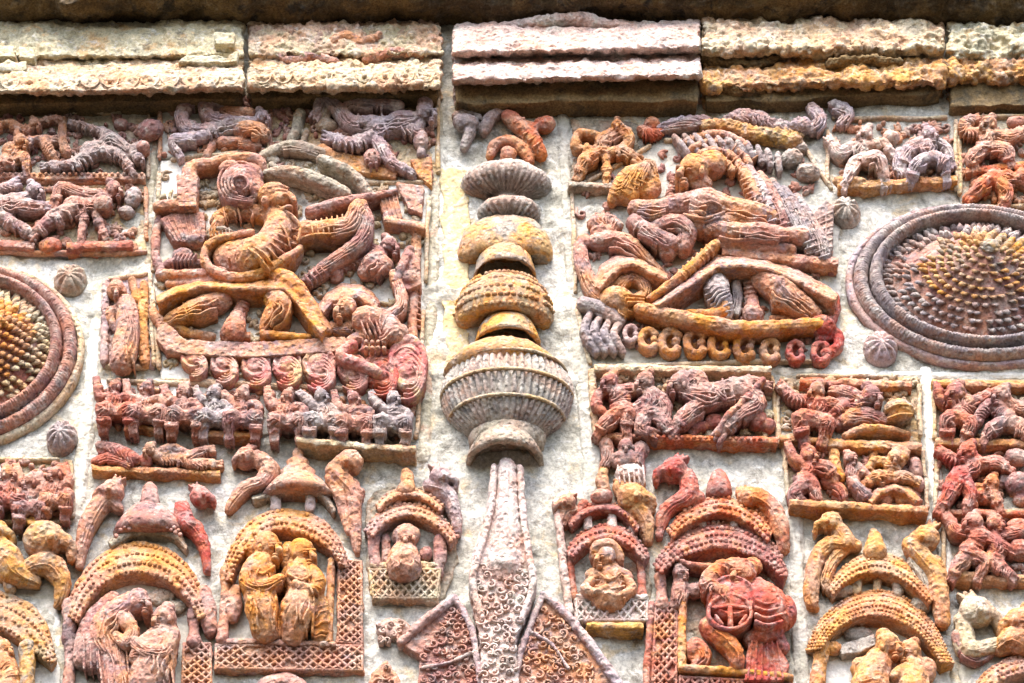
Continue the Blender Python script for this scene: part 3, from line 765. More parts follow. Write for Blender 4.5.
for (u, v, rx, ry, m, d) in ((195, 365, 13, 12, 'pinkred', 9), (225, 369, 14, 14, 'pinkred', 9), (257, 371, 15, 15, 'pinkred', 9), (288, 371, 15, 15, 'pinkred', 9), (320, 373, 17, 17, 'pinkred', 11), (354, 376, 16, 14, 'pinkred', 9), (382, 377, 18, 19, 'red', 11), (408, 373, 20, 27, 'pinkred', 14)):
    a, b = wheel(u, v, rx, ry, d); part('chariot_wheel', m, t, a, ex=b, vs=.9)

# attendant slab left of archer
t = thing('attendant_plaque', 'narrow upright pink plaque of a robed attendant, between the left dome and the archer', 'relief plaque', 128, 368)
part('slab', 'lilac', t, PL((104, 280), (150, 274), (154, 366), (103, 366), d1=3, wob=1.5), T((106, 282, 4), (105, 320, 4), (104, 362, 4)), vs=1.2)
part('carved_figure', 'pink', t, HEAD(116, 290, 10, 0, 10, hat=0), T((126, 304, 10), (128, 326, 12), (124, 350, 13), (122, 362, 13)), T((120, 306, 5), (110, 316, 5), (116, 330, 4)), E(112, 313, 7, 8, d=6))
part('border', 'gold', t, T((144, 284, 4.5), (143, 320, 5), (145, 362, 5)), T((132, 280, 4), (136, 300, 4)))

# ================================================================== squatting-figure frieze
t = thing('frieze_plaque', 'long mauve frieze of squatting pairs directly under the archer chariot wheels', 'frieze', 260, 440, FR)
part('slab', 'lime', t, PL((100, 380), (420, 392), (416, 440), (100, 428), d1=2, wob=2), vs=1.5)
part('ledge', 'gold', t, LEDGE(134, 423, 172, 428, 5, 14), LEDGE(192, 431, 258, 430, 6, 16))
part('ledge', 'bone', t, LEDGE(296, 437, 416, 446, 6, 26))
for i, (u, v) in enumerate(((116, 386), (146, 388), (184, 391), (216, 393), (242, 394), (287, 396), (322, 396), (354, 398), (392, 398))):
    s = random.choice((-1, 1)); r = random.uniform(6.5, 8); j = lambda a: random.uniform(-a, a)
    part('squatting_figure', ('rust', 'mauve', 'mauve', 'greyviolet', 'mauve', 'mauve', 'greyviolet', 'mauve', 'greyviolet')[i], t,
         MAN((u + j(2), v), r, (u + s * 3, v + 13), 9, (u, v + 26), 10, [[(u - 8, v + 11, 5), (u - 17, v + 6 + j(5), 5), (u - 19, v - 2 + j(4), 4)], [(u + 8, v + 11, 5), (u + 17, v + 16 + j(5), 5), (u + 13, v + 26, 4)], [(u - 6, v + 26, 8, 16), (u - 13, v + 22, 8, 19), (u - 13, v + 37, 5, 15)], [(u + 6, v + 27, 8, 15), (u + 14, v + 22, 7, 18), (u + 13, v + 37, 5, 14)]], s, d=10, hat=0),
         ex=BANDS((u, v + 30), (u, v + 22), 9, 3, 12))
t = thing('frieze_plaque', 'small orange fragment of a reclining figure on a dotted ledge, over a mauve shrine roof', 'frieze', 155, 480, FR)
part('ledge', 'gold', t, LEDGE(91, 464, 220, 470, 6, 15), ex=[E(155 + 7 * k, 471 + .3 * k, 1.8, d=10.6, seg=7, relief=False) for k in range(9)])
part('carved_figure', 'pink', t, MAN((150, 450), 7, (164, 458), 7, (188, 460), 8, [[(160, 452, 5), (172, 448, 5), (184, 452, 4)], [(188, 458, 6), (198, 452, 5), (208, 450, 4)], [(190, 464, 6), (206, 464, 5), (216, 464, 4)]], -1, d=8, hat=0))
part('carved_figure', 'rust', t, T((100, 446, 5), (116, 450, 7), (134, 460, 7)), T((96, 462, 5), (112, 458, 6), (130, 464, 6)), E(146, 460, 7, 8), RECT(98, 443, 116, 453, d1=8))

# ================================================================== column of domes
t = thing('dome_column', 'stacked ribbed domes, bells and a pot rising up the middle of the wall', 'finial', 507, 470)
RF = (('huge', 4), ('big', 3.2), ('mid', 1.8), ('fine', .9))
part('ribbed_disc', 'grey', t, LATH(506, [(6, 160, 0), (12, 166, 0), (28, 172, 0), (40, 177, .02), (46, 183, .03, 2), (47, 188, .05, 4), (44, 192, .05, 6), (36, 195, .03, 6), (26, 197, .02, 5), (17, 199, 0, 3), (10, 199, 0)], ds=.72, d0=2, ribs=40, amp=.05, seg=240), LATH(507, [(17, 192), (14, 200), (14, 208), (6, 209)], ds=.8, d0=2), vs=0, rough=RF)
part('ribbed_neck', 'grey', t, LATH(509, [(10, 202, 0), (18, 206, 0), (28, 209, .02), (33, 214, .05, 3), (32, 218, .05, 5), (25, 221, .03, 5), (15, 223, 0, 3), (8, 224, 0)], ds=.8, d0=3, ribs=26, seg=156), vs=0, rough=RF)
part('smooth_dome', 'oldochre', t, LATH(506, [(4, 217), (20, 220), (34, 227), (43, 236), (48, 246), (49, 253), (47, 259), (42, 262), (34, 262), (22, 260), (10, 259)], ds=.55, d0=3), vs=0, rough=(('huge', 5), ('big', 4), ('mid', 2.4), ('fine', 1)))
BELL = lambda u, v, r: LATH(u, [(3, v), (r * .4, v + 2), (r * .72, v + 9), (r * .92, v + 19), (r, v + 30), (r * 1.02, v + 33), (r * .93, v + 33), (r * .82, v + 23), (r * .6, v + 14), (r * .2, v + 9)], ds=1.1, d0=2)
part('bell', 'oldochre', t, BELL(505, 247, 32), vs=0, rough=RF)
part('bell_cone', 'pink', t, LATH(505, [(2, 266), (7, 272), (13, 284), (22, 292)], ds=.8, d0=6), vs=0, rough=RF)
k_ = [LATH(504, [(6, 276), (22, 280), (36, 288), (45, 299), (49, 311), (49, 320), (46, 326), (40, 328), (30, 326), (18, 322), (10, 321)], ds=.75, d0=3)]
ex_ = []
for row, (r, v) in enumerate(((34, 288), (42, 297), (47, 307), (49, 316), (46, 324))):
    n = 24
    for q in range(1, n):
        a = PI * (q + .5 * (row % 2)) / n
        if random.random() < .85:
            ex_.append(E(504 + r * math.cos(a), v, 3.2, 3.4, d=3 + r * .75 * math.sin(a), rd=3, seg=8))
            ex_[-1] = (lambda uu, vv, dd: (lambda mb: mb.add(*ball(uu, vv, dd))))(504 + r * math.cos(a), v, 3 + r * .75 * math.sin(a))
def ball(u, v, depth, r=3.0):
    c = P(u, v, 3); c.y -= (depth - 3) * S
    b = MB(); rings = []
    for i in range(1, 5):
        th = PI * i / 5
        rings.append([c + Vector((r * math.sin(th) * math.cos(2 * PI * j / 8), -r * math.sin(th) * math.sin(2 * PI * j / 8), r * math.cos(th))) * S for j in range(8)])
    rings_to(b, rings); return b.v, b.f
part('studded_dome', 'yellow', t, k_, ex=ex_, vs=0, rough=(('huge', 4), ('big', 3), ('mid', 2), ('fine', .9)))
part('bell', 'oldochre', t, BELL(507, 316, 33), vs=0, rough=RF)
part('bell_cone', 'pink', t, LATH(506, [(2, 334), (6, 341), (12, 352), (28, 362)], ds=.8, d0=6), vs=0, rough=RF)
pot = part('ribbed_pot', 'grey', t, LATH(507, [(6, 347, 0), (26, 352, 0), (44, 362, .02), (55, 372, .05), (61, 384, .10), (63, 396, .12), (60, 410, .12), (55, 420, .1), (48, 428, .08), (38, 436, .03), (18, 439, 0)], ds=.72, d0=3, ribs=52, seg=312), vs=0, rough=(('huge', 4), ('big', 3), ('mid', 1.5), ('fine', .8)))
def hoop(u, v, r, ds, tr):
    def go(mb):
        q = []
        for k in range(33):
            a = PI * k / 32; c = P(u + r * math.cos(a), v, 3); c.y -= r * ds * math.sin(a) * S; q.append(c)
        tube_world(mb, q, [tr * S] * 33, 6)
    return go
part('pot_hoop', 'bone', pot, hoop(507, 376, 60, .74, 1.8), hoop(507, 398, 65, .74, 2), hoop(507, 420, 57, .74, 1.8), vs=0, rough=(('mid', 1.2), ('fine', .6)))
part('pot_shoulder', 'yellow', pot, LATH(503, [(4, 343), (25, 347), (44, 357), (54, 366), (59, 375), (50, 380), (20, 380)], ds=.76, d0=4), vs=0, rough=(('big', 4), ('mid', 3), ('fine', 1)))
part('pot_foot', 'mossgrey', t, LATH(507, [(20, 426), (34, 434), (38, 440), (36, 448), (30, 452), (14, 450)], ds=.8, d0=2), vs=0, rough=(('big', 4), ('mid', 3), ('fine', 1)))
part('foot_bell', 'mossgrey', t, LATH(505, [(10, 434), (22, 437), (30, 445), (36, 457), (38, 465), (33, 466), (27, 455), (18, 447), (8, 444)], ds=1.1, d0=1), vs=0, rough=(('big', 4), ('mid', 3), ('fine', 1)))
t = thing('bird_fragment', 'weathered orange and mauve carved birds perched on top of the dome column', 'carving', 505, 165)
part('carved_bird', 'greyviolet', t, E(466, 123, 15, 11, rot=-15, d=9), T((456, 116, 5), (468, 112, 5), (478, 118, 5)), T((470, 132, 7), (464, 146, 5)), T((484, 130, 6), (490, 118, 7), (500, 112, 6), (508, 116, 5)))
part('carved_bird', 'orange', t, T((508, 116, 8), (520, 126, 9), (532, 138, 9), (541, 154, 7)), E(545, 124, 12, 9, d=9), E(528, 130, 12, 10), T((490, 155, 5), (496, 144, 6), (510, 141, 7), (522, 148, 7), (530, 160, 6)), E(508, 155, 9, 10, d=9), ex=[LINE([(514 + 5 * k, 122 + 6 * k, 17), (524 + 4 * k, 118 + 6 * k, 16)], 1.2, sub=1) for k in range(5)])

# ================================================================== spire shaft and leaf panels
t = thing('spire_shaft', 'slender pinkish flared spire covered in worn scrollwork, below the ribbed pot', 'spire', 505, 690)
sh = [(492, 463), (524, 470), (525, 515), (531, 556), (535, 584), (524, 618), (515, 642), (520, 690), (482, 690), (480, 637), (469, 584), (472, 556), (487, 506)]
part('shaft', 'pinkwhite', t, PL(*[(a, b, 16) for a, b in sh], d0=-3, d1=16), T((507, 468, 10, 14), (507, 520, 12, 15), (504, 570, 22, 8)), ex=[CURLS([(495, 545), (515, 545), (530, 584), (513, 640), (516, 683), (484, 683), (484, 640), (472, 590)], 75, 4.6, 18), LINE([(507, 470, 24), (507, 545, 24)], 2)])
part('rib', 'pinkwhite', t, T((494, 466, 3.5, 17), (491, 510, 3.5, 18), (478, 556, 3.5, 18), (473, 582, 3.5, 18), (482, 618, 3, 18)), T((520, 468, 3.5, 17), (523, 512, 3.5, 18), (529, 556, 3.5, 18), (533, 584, 3.5, 18), (522, 618, 3, 18)))
LG = 'pointed leaf panels beside the spire'
t = thing('leaf_panel', 'pointed scroll-carved leaf panel left of the spire, with a plain sloping lilac edge', 'carved panel', 450, 690, LG)
q = [(454, 598), (462, 602), (472, 626), (479, 655), (482, 690), (418, 690), (420, 655), (402, 644)]
part('panel', 'mauve', t, PL(*q, d1=9), ex=CURLS([(454, 606), (460, 606), (476, 655), (479, 688), (424, 688), (424, 650)], 70, 4.4, 11))
part('rim', 'lilac', t, T((401, 642, 4, 10), (428, 618, 4.5, 12), (454, 598, 4, 11)), T((456, 600, 3, 11), (472, 630, 3, 12), (481, 684, 3, 12)), LINE([(421, 668, 12), (450, 662, 13), (478, 650, 12)], 1.8))
t = thing('leaf_panel', 'broad scroll-carved leaf panel right of the spire, whose long edge falls to the right', 'carved panel', 560, 690, LG)
q = [(543, 594), (552, 600), (572, 622), (600, 656), (622, 690), (512, 690), (517, 654), (530, 622)]
part('panel', 'pink', t, PL(*q, d1=9), ex=CURLS([(543, 604), (570, 628), (600, 688), (516, 688), (520, 655)], 115, 4.6, 11))
part('rim', 'lilac', t, T((543, 594, 3, 11), (566, 614, 4, 12), (598, 654, 4.5, 12), (622, 690, 4.5, 12)), T((541, 598, 3, 11), (522, 648, 3, 12), (514, 688, 3, 12)), LINE([(530, 632, 12), (552, 644, 13), (568, 668, 13)], 1.7))
solo('leaf_panel', 'small triangular pink leaf tip at the bottom edge, left of two larger leaf panels', 'carved panel', 'pink', 384, 690, PL((386, 660), (396, 672), (404, 690), (366, 690), (372, 672), d1=9), ex=CURLS([(386, 666), (400, 690), (370, 690)], 10, 4.4, 11), group=LG)
solo('mortar_lump', 'small pinkish lump of scroll fragment beside the left leaf panel', 'fragment', 'pinkwhite', 393, 640, E(393, 630, 17, 11, d=2, rd=7), ex=CURLS([(380, 622), (406, 622), (406, 640), (380, 640)], 9, 4, 8))

# ================================================================== rosette domes
def rosette(name, label, u, v, R, ry, au, av, hd, mats, seed):
    hd *= .62
    random.seed(seed)
    t = thing('lotus_dome', label, 'rosette', u, v + R * ry, 'great round lotus domes')
    part('outer_rim', mats[0], t, DOME(u, v, [(R, -3), (R, 4), (R * .985, 7), (R * .95, 7), (R * .94, -3)], ry), vs=0, rough=(('big', 2), ('mid', 1.2), ('fine', .6)))
    def tor(r, w, d0, h):
        q = []
        for k in range(9):
            a = PI * k / 8; q.append((r + w * math.cos(a), d0 + h * math.sin(a), 1.1 if 0 < k < 8 else 0))
        return DOME(u, v, [(r + w, -3, 0)] + q + [(r - w, -3, 0)], ry, seg=640, ribs=200)
    part('moulded_ring', mats[1], t, tor(R * .885, R * .058, 4, 11), vs=0, rough=(('big', 2), ('mid', 1), ('fine', .5)))
    part('moulded_ring', mats[1], t, tor(R * .775, R * .05, 8, 12), vs=0, rough=(('big', 2), ('mid', 1), ('fine', .5)))
    # cone of petals leaning to its apex
    Ri = R * .725
    apx = P(au, av, hd); base = P(u, v, 6)
    def cone(mb):
        rings = []
        for i in range(14):
            f = i / 13; r = Ri * (1 - f); h = 1 - (1 - f) ** 1.25
            c = base.lerp(apx, f); c.y = base.y + (apx.y - base.y) * h
            rings.append([c + Vector((max(r, .5) * math.cos(2 * PI * j / 60) * S, 0, max(r, .5) * ry / CP * math.sin(2 * PI * j / 60) * S)) for j in range(60)])
        rr = [p.copy() for p in rings[0]]
        for p in rr: p.y = 3 * S
        rings_to(mb, [rr] + rings)
    field = part('cone', mats[2], t, cone, vs=0, rough=(('big', 3), ('mid', 2), ('fine', 1)))
    rows = 13
    inner = MB(); outer = MB()
    for i in range(rows):
        f = (i + .35) / rows; r = Ri * (1 - f); n = max(7, int(2 * PI * r * .86 / 7.8))
        h = 1 - (1 - f) ** 1.25
        c = base.lerp(apx, f); c.y = base.y + (apx.y - base.y) * h
        L = 8 + 3 * (1 - f)
        for j in range(n):
            if random.random() < .1: continue
            a = 2 * PI * j / n + random.uniform(-.03, .03)
            if seed == 3 and 1.75 < a < 2.9 and .12 < f < .5 and random.random() < .55: continue      # the broken patch
            o = Vector((math.cos(a), 0, math.sin(a) * ry / CP)); tn = Vector((-math.sin(a), 0, math.cos(a) * ry / CP))
            p = c + o * r * S
            w = 4.8; k = random.uniform(.8, 1.15)
            up = Vector((0, -1, 0))
            vs = [p - tn * w * S - o * 2 * S, p + tn * w * S - o * 2 * S, p + tn * w * .75 * S + o * L * .55 * k * S + up * 3 * S, p - tn * w * .75 * S + o * L * .55 * k * S + up * 3 * S,
                  p + o * L * k * S + up * 3.5 * k * S, p + up * 5.5 * k * S + o * L * .45 * S, p - o * 2 * S - up * 4 * S]
            fs = [(0, 1, 5), (1, 2, 5), (2, 4, 5), (4, 3, 5), (3, 0, 5), (1, 0, 6), (2, 1, 6), (4, 2, 6), (3, 4, 6), (0, 3, 6)]
            (inner if f > .42 + random.uniform(-.08, .08) else outer).add(vs, fs)
    def ad(m): return lambda mb: mb.add(m.v, m.f)
    part('petals', mats[3], field, ad(outer), vs=0, rough=(('mid', 1.5), ('fine', .8)))
    part('petals', mats[4], field, ad(inner), vs=0, rough=(('mid', 1.5), ('fine', .8)))
    part('apex_boss', mats[4], field, E(au, av, 9, 8, d=hd, rd=7))
rosette('', 'big grey-violet ringed lotus dome with spiky petals, cut by the right edge', 977, 288, 134, .63, 990, 246, 56, ('lilac', 'greyviolet', 'mauve', 'greyviolet', 'oldochre'), 3)
rosette('', 'big mauve ringed lotus dome with brown petals, cut by the left edge', -36, 359, 120, .77, -4, 322, 52, ('cream', 'mauve', 'rust', 'bone', 'ochre'), 4)
random.seed(21)
def boss(label, u, v, rx, ry, mat):
    q = [DOME(u, v, [(rx, -3), (rx, 3), (rx * .92, 7, 2), (rx * .7, 11, 3), (rx * .4, 13.5, 2), (rx * .12, 14.5, 0)], ry / rx, seg=80, ribs=10)]
    solo('flower_boss', label, 'rosette', mat, u, v + ry, q, vs=0, rough=(('big', 3), ('mid', 1.5), ('fine', .7)), group='small fluted flower bosses at the corners of the domes')
boss('small grey fluted flower boss above the left lotus dome', 71, 284, 17, 15, 'mossgrey')
boss('small mauve striped flower boss below the left lotus dome', 62, 441, 15, 15, 'greyviolet')
boss('small grey fluted flower boss above left of the right lotus dome', 845, 216, 16, 15, 'grey')
boss('small lilac flower boss below left of the right lotus dome', 880, 352, 17, 16, 'lilac')

# ================================================================== many-armed figure plaque
t = thing('many_armed_plaque', 'large square plaque of a many-armed warrior riding a chariot, right of the column of domes', 'relief plaque', 712, 368)
part('slab', 'paleplaster', t, PL((572, 190), (660, 140), (800, 140), (838, 200), (842, 360), (590, 366), (576, 300), d1=2, wob=2), vs=1.5)
w = part('warrior_figure', 'pink', t, T((668, 206, 11, 14), (690, 204, 14, 16), (706, 206, 20, 17), (724, 208, 14, 16)), E(703, 206, 23, 13, d=18, rd=14),
         T((636, 208, 9, 14), (650, 210, 11, 15), (668, 208, 10, 15)), T((728, 208, 12, 15), (748, 212, 13, 16), (766, 216, 11, 14), (776, 222, 8, 12)),
         E(706, 226, 20, 12, d=16, rd=12), ex=[LINE([(684, 214, 26), (704, 218, 31), (724, 212, 26)], 1.4), LINE([(690, 200, 28), (706, 206, 31), (722, 200, 27)], 1.1)])
part('head', 'pinkochre', w, HEAD(694, 170, 17, -1, 18, hat=3), E(700, 184, 13, 10, d=14), E(712, 164, 16, 15, d=15))
part('crown', 'pink', w, *[T(*[(714 + (20 + 9 * k) * math.cos(a), 178 - (20 + 8 * k) * math.sin(a), 4.2 + random.uniform(-.8, .6), 15 - k * 1.2 + random.uniform(-1.5, 1.5)) for a in [2.2 - .2 * j for j in range(10 - (k * 2) % 4)]], n=8, sub=2) for k in range(4)],
     ex=[b for k in range(4) for j in range(7) for b in BANDS((714 + (20 + 9 * k) * math.cos(2.1 - .26 * j), 178 - (20 + 8 * k) * math.sin(2.1 - .26 * j)), (714 + (20 + 9 * k) * math.cos(2.0 - .26 * j), 178 - (20 + 8 * k) * math.sin(2.0 - .26 * j)), 4.3, 1, 15 - k * 1.2, .9)])
part('plume', 'greyviolet', w, *[T((690 + 9 * k, 156 - 9 * math.sin(k / 2.8) + k, 3.4, 12), (682 + 9.6 * k, 145 - 8 * math.sin(k / 2.8) + k, 3.6, 14), (674 + 10.4 * k, 136 - 6 * math.sin(k / 2.8) + k * 1.5, 2.6, 11), sub=2) for k in range(11)])
part('arm_bundle', 'pinkochre', w, *[T((612 + 7 * k, 200 - 3 * k, 6, 12), (618 + 6.5 * k, 186 - 3.4 * k, 6.5, 15), (628 + 5.5 * k, 172 - 2.2 * k, 6, 15), (640 + 4 * k, 172 + 3 * k, 5, 12), sub=3) for k in range(5)], E(626, 194, 14, 12, d=10), E(648, 190, 14, 10, d=9),
     ex=[b for k in range(5) for b in BANDS((613 + 7 * k, 196 - 3 * k), (627 + 5.5 * k, 174 - 2.4 * k), 6.4, 4, 14, 1)])
for i in range(6):
    u0, v0 = 746 + i * 12, 176 + i * 7.5
    u1, v1 = 760 + i * 13, 196 + i * 9
    part('arm', ('pink', 'lilac', 'mauve', 'greyviolet', 'greyviolet', 'greyviolet')[i], w, T((u0 - 10, v0 - 16, 5, 12), (u0, v0, 6.5, 14), (u1 - 4, v1, 7, 15), (u1, v1 + 18, 6, 13)),
         ex=BANDS((u0, v0), (u1, v1 + 18), 7, 8, 14.5, 1.2))
part('arm', 'pink', w, E(712, 228, 12, 11, d=18), T((700, 226, 10, 17), (722, 222, 9, 18), (744, 217, 6, 18)), T((716, 230, 10, 18), (740, 232, 10, 19), (764, 232, 10, 19), (784, 236, 9, 18), (800, 237, 11, 16)), ex=BANDS((736, 232), (752, 232), 10, 2, 19))
part('arm', 'mauve', w, T((634, 222, 9, 14), (646, 230, 9, 16), (660, 238, 9, 17), (672, 244, 9, 16)), T((658, 226, 8, 16), (676, 222, 9, 18), (688, 230, 10, 18), (684, 246, 9, 16)), E(668, 252, 9, 8, d=12), ex=BANDS((636, 222), (668, 242), 9, 7, 15, 1.1))
part('quiver', 'greyviolet', t, PL((806, 222), (826, 200), (834, 206), (832, 250), (806, 254), d1=16), E(800, 238, 17, 14, d=12), ex=[LINE([(808, 224 + 5.5 * k, 17), (832, 212 + 7 * k, 17)], 1.4, sub=1) for k in range(6)] + [LINE([(814 + 6 * k, 214 - 3 * k, 17), (814 + 6 * k, 252, 17)], 1.2, sub=1) for k in range(3)])
part('ledge', 'pink', t, LEDGE(722, 246, 838, 258, 8, 24), T((718, 244, 7, 14), (750, 244, 8, 15), (790, 250, 7, 14)))
part('spear', 'ochre', t, T((716, 243, 4.5, 22), (696, 262, 5.5, 23), (676, 280, 5, 22), (650, 298, 3.5, 17)), ex=BANDS((712, 247), (680, 276), 5.5, 7, 22, 1.2))
part('sash', 'pink', w, EAVE([(650, 304), (672, 286), (694, 268), (716, 254), (742, 254), (770, 260), (800, 270), (828, 286), (838, 294)], [(660, 306), (682, 292), (704, 278), (720, 268), (744, 267), (768, 270), (796, 282), (822, 296), (836, 304)], 12, 44, 3))
part('leg', 'greyviolet', w, T((716, 276, 10, 12), (717, 292, 14, 15), (724, 306, 10, 14), (726, 316, 7, 13)), T((736, 284, 6), (738, 300, 5), (736, 314, 5)))
part('foot', 'ochre', w, T((724, 300, 6, 16), (722, 312, 7, 17), (704, 314, 5, 16), (688, 313, 3.5, 14)))
part('leg', 'pink', w, T((764, 280, 15, 12), (780, 290, 16, 15), (798, 302, 12, 15), (814, 314, 9, 13)), T((814, 318, 6), (794, 318, 5), (772, 319, 4)))
part('pedestal', 'mauve', t, T((750, 278, 6), (751, 294, 6), (752, 306, 8), (753, 316, 11)), ex=BANDS((750, 280), (752, 310), 7, 6, 8, 1.1))
part('chariot_deck', 'ochre', t, T((640, 309, 7, 16), (668, 316, 8, 18), (700, 322, 8.5, 19), (736, 328, 8, 19), (780, 327, 7, 18), (820, 324, 7, 16)))
part('horse', 'pink', t, EAVE([(592, 284), (600, 266), (616, 254), (634, 254), (652, 264), (668, 274)], [(600, 290), (610, 278), (622, 268), (634, 266), (650, 274), (668, 281)], 10, 36, 3), T((580, 246, 7), (582, 262, 8), (590, 284, 8), (604, 300, 8), (616, 310, 7)), T((596, 242, 9), (614, 240, 10), (630, 246, 10), (644, 258, 7), (660, 272, 5)), E(584, 242, 8, 9, d=8), T((594, 224, 8), (606, 220, 8), (616, 226, 8)), E(604, 232, 14, 9, d=10))
part('rein_figure', 'pinkochre', t, E(616, 300, 18, 15, d=12), T((620, 286, 8), (632, 276, 7), (642, 282, 7), (646, 292, 6), (634, 300, 6)), T((606, 290, 6), (622, 278, 6), (630, 270, 5)), T((604, 312, 7), (624, 312, 8), (640, 306, 6)), ex=[LINE([(626 + k, 294 + 4 * k, 22), (644, 296 + 3 * k, 18)], 1, sub=1) for k in range(3)])
part('chariot_prow', 'greyviolet', t, *[T((590 + 10 * k, 314 + 3 * k, 3.6, 9), (584 + 10 * k, 332 + k, 4.4, 13), (596 + 9 * k, 352, 3.6, 10)) for k in range(4)], T((584, 304, 8), (602, 310, 9), (618, 320, 8)))
part('chariot_stern', 'red', t, E(822, 326, 14, 12, d=12), T((834, 296, 5), (836, 310, 5), (830, 322, 6)), T((820, 340, 6), (836, 334, 6), (838, 346, 6), (826, 354, 6)))
for (u, v, r, m) in ((632, 334, 10, 'lilac'), (650, 340, 13, 'pinkochre'), (672, 342, 15, 'ochre'), (697, 343, 15, 'ochre'), (721, 345, 14, 'ochre'), (746, 347, 14, 'ochre'), (772, 350, 13, 'pinkochre'), (797, 351, 12, 'red'), (822, 352, 12, 'red')):
    part('chariot_wheel', m, t, T(*[(u - 1 + r * .62 * math.cos(a), v + r * .72 * math.sin(a), r * .30, 10) for a in [.7 + 4.9 * k / 10 for k in range(11)]], sub=1), E(u + 4, v, r * .3, d=10), E(u - 1, v, r * .6, d=2, rd=5), vs=.9)
t = thing('eroded_fragment', 'weather-worn white and brown lumps of a broken carving above the many-armed plaque', 'fragment', 745, 146)
part('worn_loaf', 'erodedochre', t, T((706, 126, 8), (726, 126, 8), (745, 132, 9), (770, 136, 9), (796, 142, 8)), E(780, 136, 26, 9, d=6), rough=(('big', 6), ('mid', 4), ('fine', 1.2)))
part('worn_figure', 'lilac', t, T((728, 120, 6), (748, 116, 8), (768, 122, 7), (790, 128, 6)), T((660, 128, 5), (684, 122, 7), (706, 122, 6)), E(800, 126, 12, 10), T((812, 108, 7), (820, 120, 8), (812, 130, 6)), T((834, 106, 7), (848, 112, 7), (840, 124, 6)), rough=(('big', 6), ('mid', 4), ('fine', 1.2)))
part('worn_figure', 'orange', t, E(652, 124, 9, 8, d=7), T((642, 130, 6), (650, 134, 6), (662, 132, 4)))
part('worn_figure', 'grey', t, E(792, 158, 12, 11, rot=20), E(808, 172, 13, 10, rot=-20), E(800, 148, 8, 7), rough=(('big', 5), ('mid', 3), ('fine', 1)))
t = thing('acrobat_plaque', 'small ochre leaping acrobat with looped arms, right of the bird on the dome column', 'relief plaque', 605, 192)
part('ledge', 'mossgrey', t, LEDGE(568, 181, 612, 183, 5, 18), RECT(572, 120, 640, 188, d1=1, wob=2))
part('acrobat_figure', 'gold', t, MAN((617, 125), 7, (604, 140), 9, (602, 152), 9, [[(598, 136, 5), (580, 133, 5), (575, 146, 5), (590, 149, 4)], [(612, 138, 5), (625, 130, 5.5), (630, 140, 5), (622, 147, 4)], [(596, 154, 7), (584, 160, 7), (579, 172, 5)], [(610, 154, 6), (622, 150, 6), (632, 156, 6)], [(606, 158, 5), (607, 172, 4), (606, 178, 3.5)]], 0, d=9, hat=0))

# ================================================================== right-hand top friezes
t = thing('frieze_plaque', 'pale grey and pink seated pair on a mottled ochre ledge, over the right lotus dome', 'frieze', 898, 192, FR)
part('slab', 'paleplaster', t, RECT(828, 118, 956, 188, d1=1, wob=2), vs=1.5)
part('ledge', 'gold', t, LEDGE(838, 183, 958, 175, 6, 18), E(850, 181, 18, 6, d=10), rough=(('big', 4), ('mid', 2.5), ('fine', 1)))
part('seated_figure', 'pinkwhite', t, MAN((866, 134), 9, (860, 148), 10, (862, 160), 11, [[(852, 146, 6), (840, 152, 6), (832, 142, 5)], [(868, 146, 5), (882, 142, 5), (890, 150, 4)], [(856, 162, 8), (850, 174, 7), (846, 182, 5)], [(868, 160, 8, 15), (878, 158, 8, 16), (884, 178, 6)]], -1, hat=0), E(891, 137, 9, 8, d=9))
part('seated_figure', 'lilac', t, MAN((929, 134), 9, (928, 146), 11, (930, 160), 10, [[(920, 142, 7), (908, 150, 7), (903, 162, 6)], [(936, 142, 6), (946, 148, 6), (950, 160, 5)], [(926, 158, 7, 15), (916, 164, 7, 16), (912, 176, 5)], [(934, 156, 7, 15), (944, 162, 7, 15), (946, 174, 5)]], 1, hat=0), T((900, 152, 6), (898, 164, 6), (904, 174, 6)))
t = thing('frieze_plaque', 'rosy pink figure with raised looped arms on a tilted ledge, at the upper right edge', 'frieze', 1000, 206, FR)
part('ledge', 'orange', t, LEDGE(966, 167, 1060, 157, 6, 16))
part('slab', 'olive', t, RECT(960, 116, 1060, 206, d1=1, wob=2), vs=1.5)
part('carved_figure', 'pink', t, MAN((989, 124), 9, (987, 137), 10, (986, 148), 11, [[(980, 132, 6), (966, 132, 6), (964, 122, 5), (974, 118, 4)], [(996, 134, 6), (1010, 136, 6), (1024, 130, 5)], [(982, 150, 8), (972, 158, 8), (974, 164, 5)], [(992, 148, 8), (1006, 150, 8), (1010, 160, 5)]], -1, hat=0), E(1016, 122, 10, 7))
part('carved_figure', 'orange', t, MAN((1022, 176), 9, (1008, 178), 9, (994, 178), 10, [[(990, 180, 8), (980, 186, 7), (972, 194, 5)], [(998, 182, 8), (1008, 192, 7), (1004, 202, 5)], [(1010, 176, 5), (1030, 186, 5)]], 1, hat=0), E(978, 184, 8, 6))

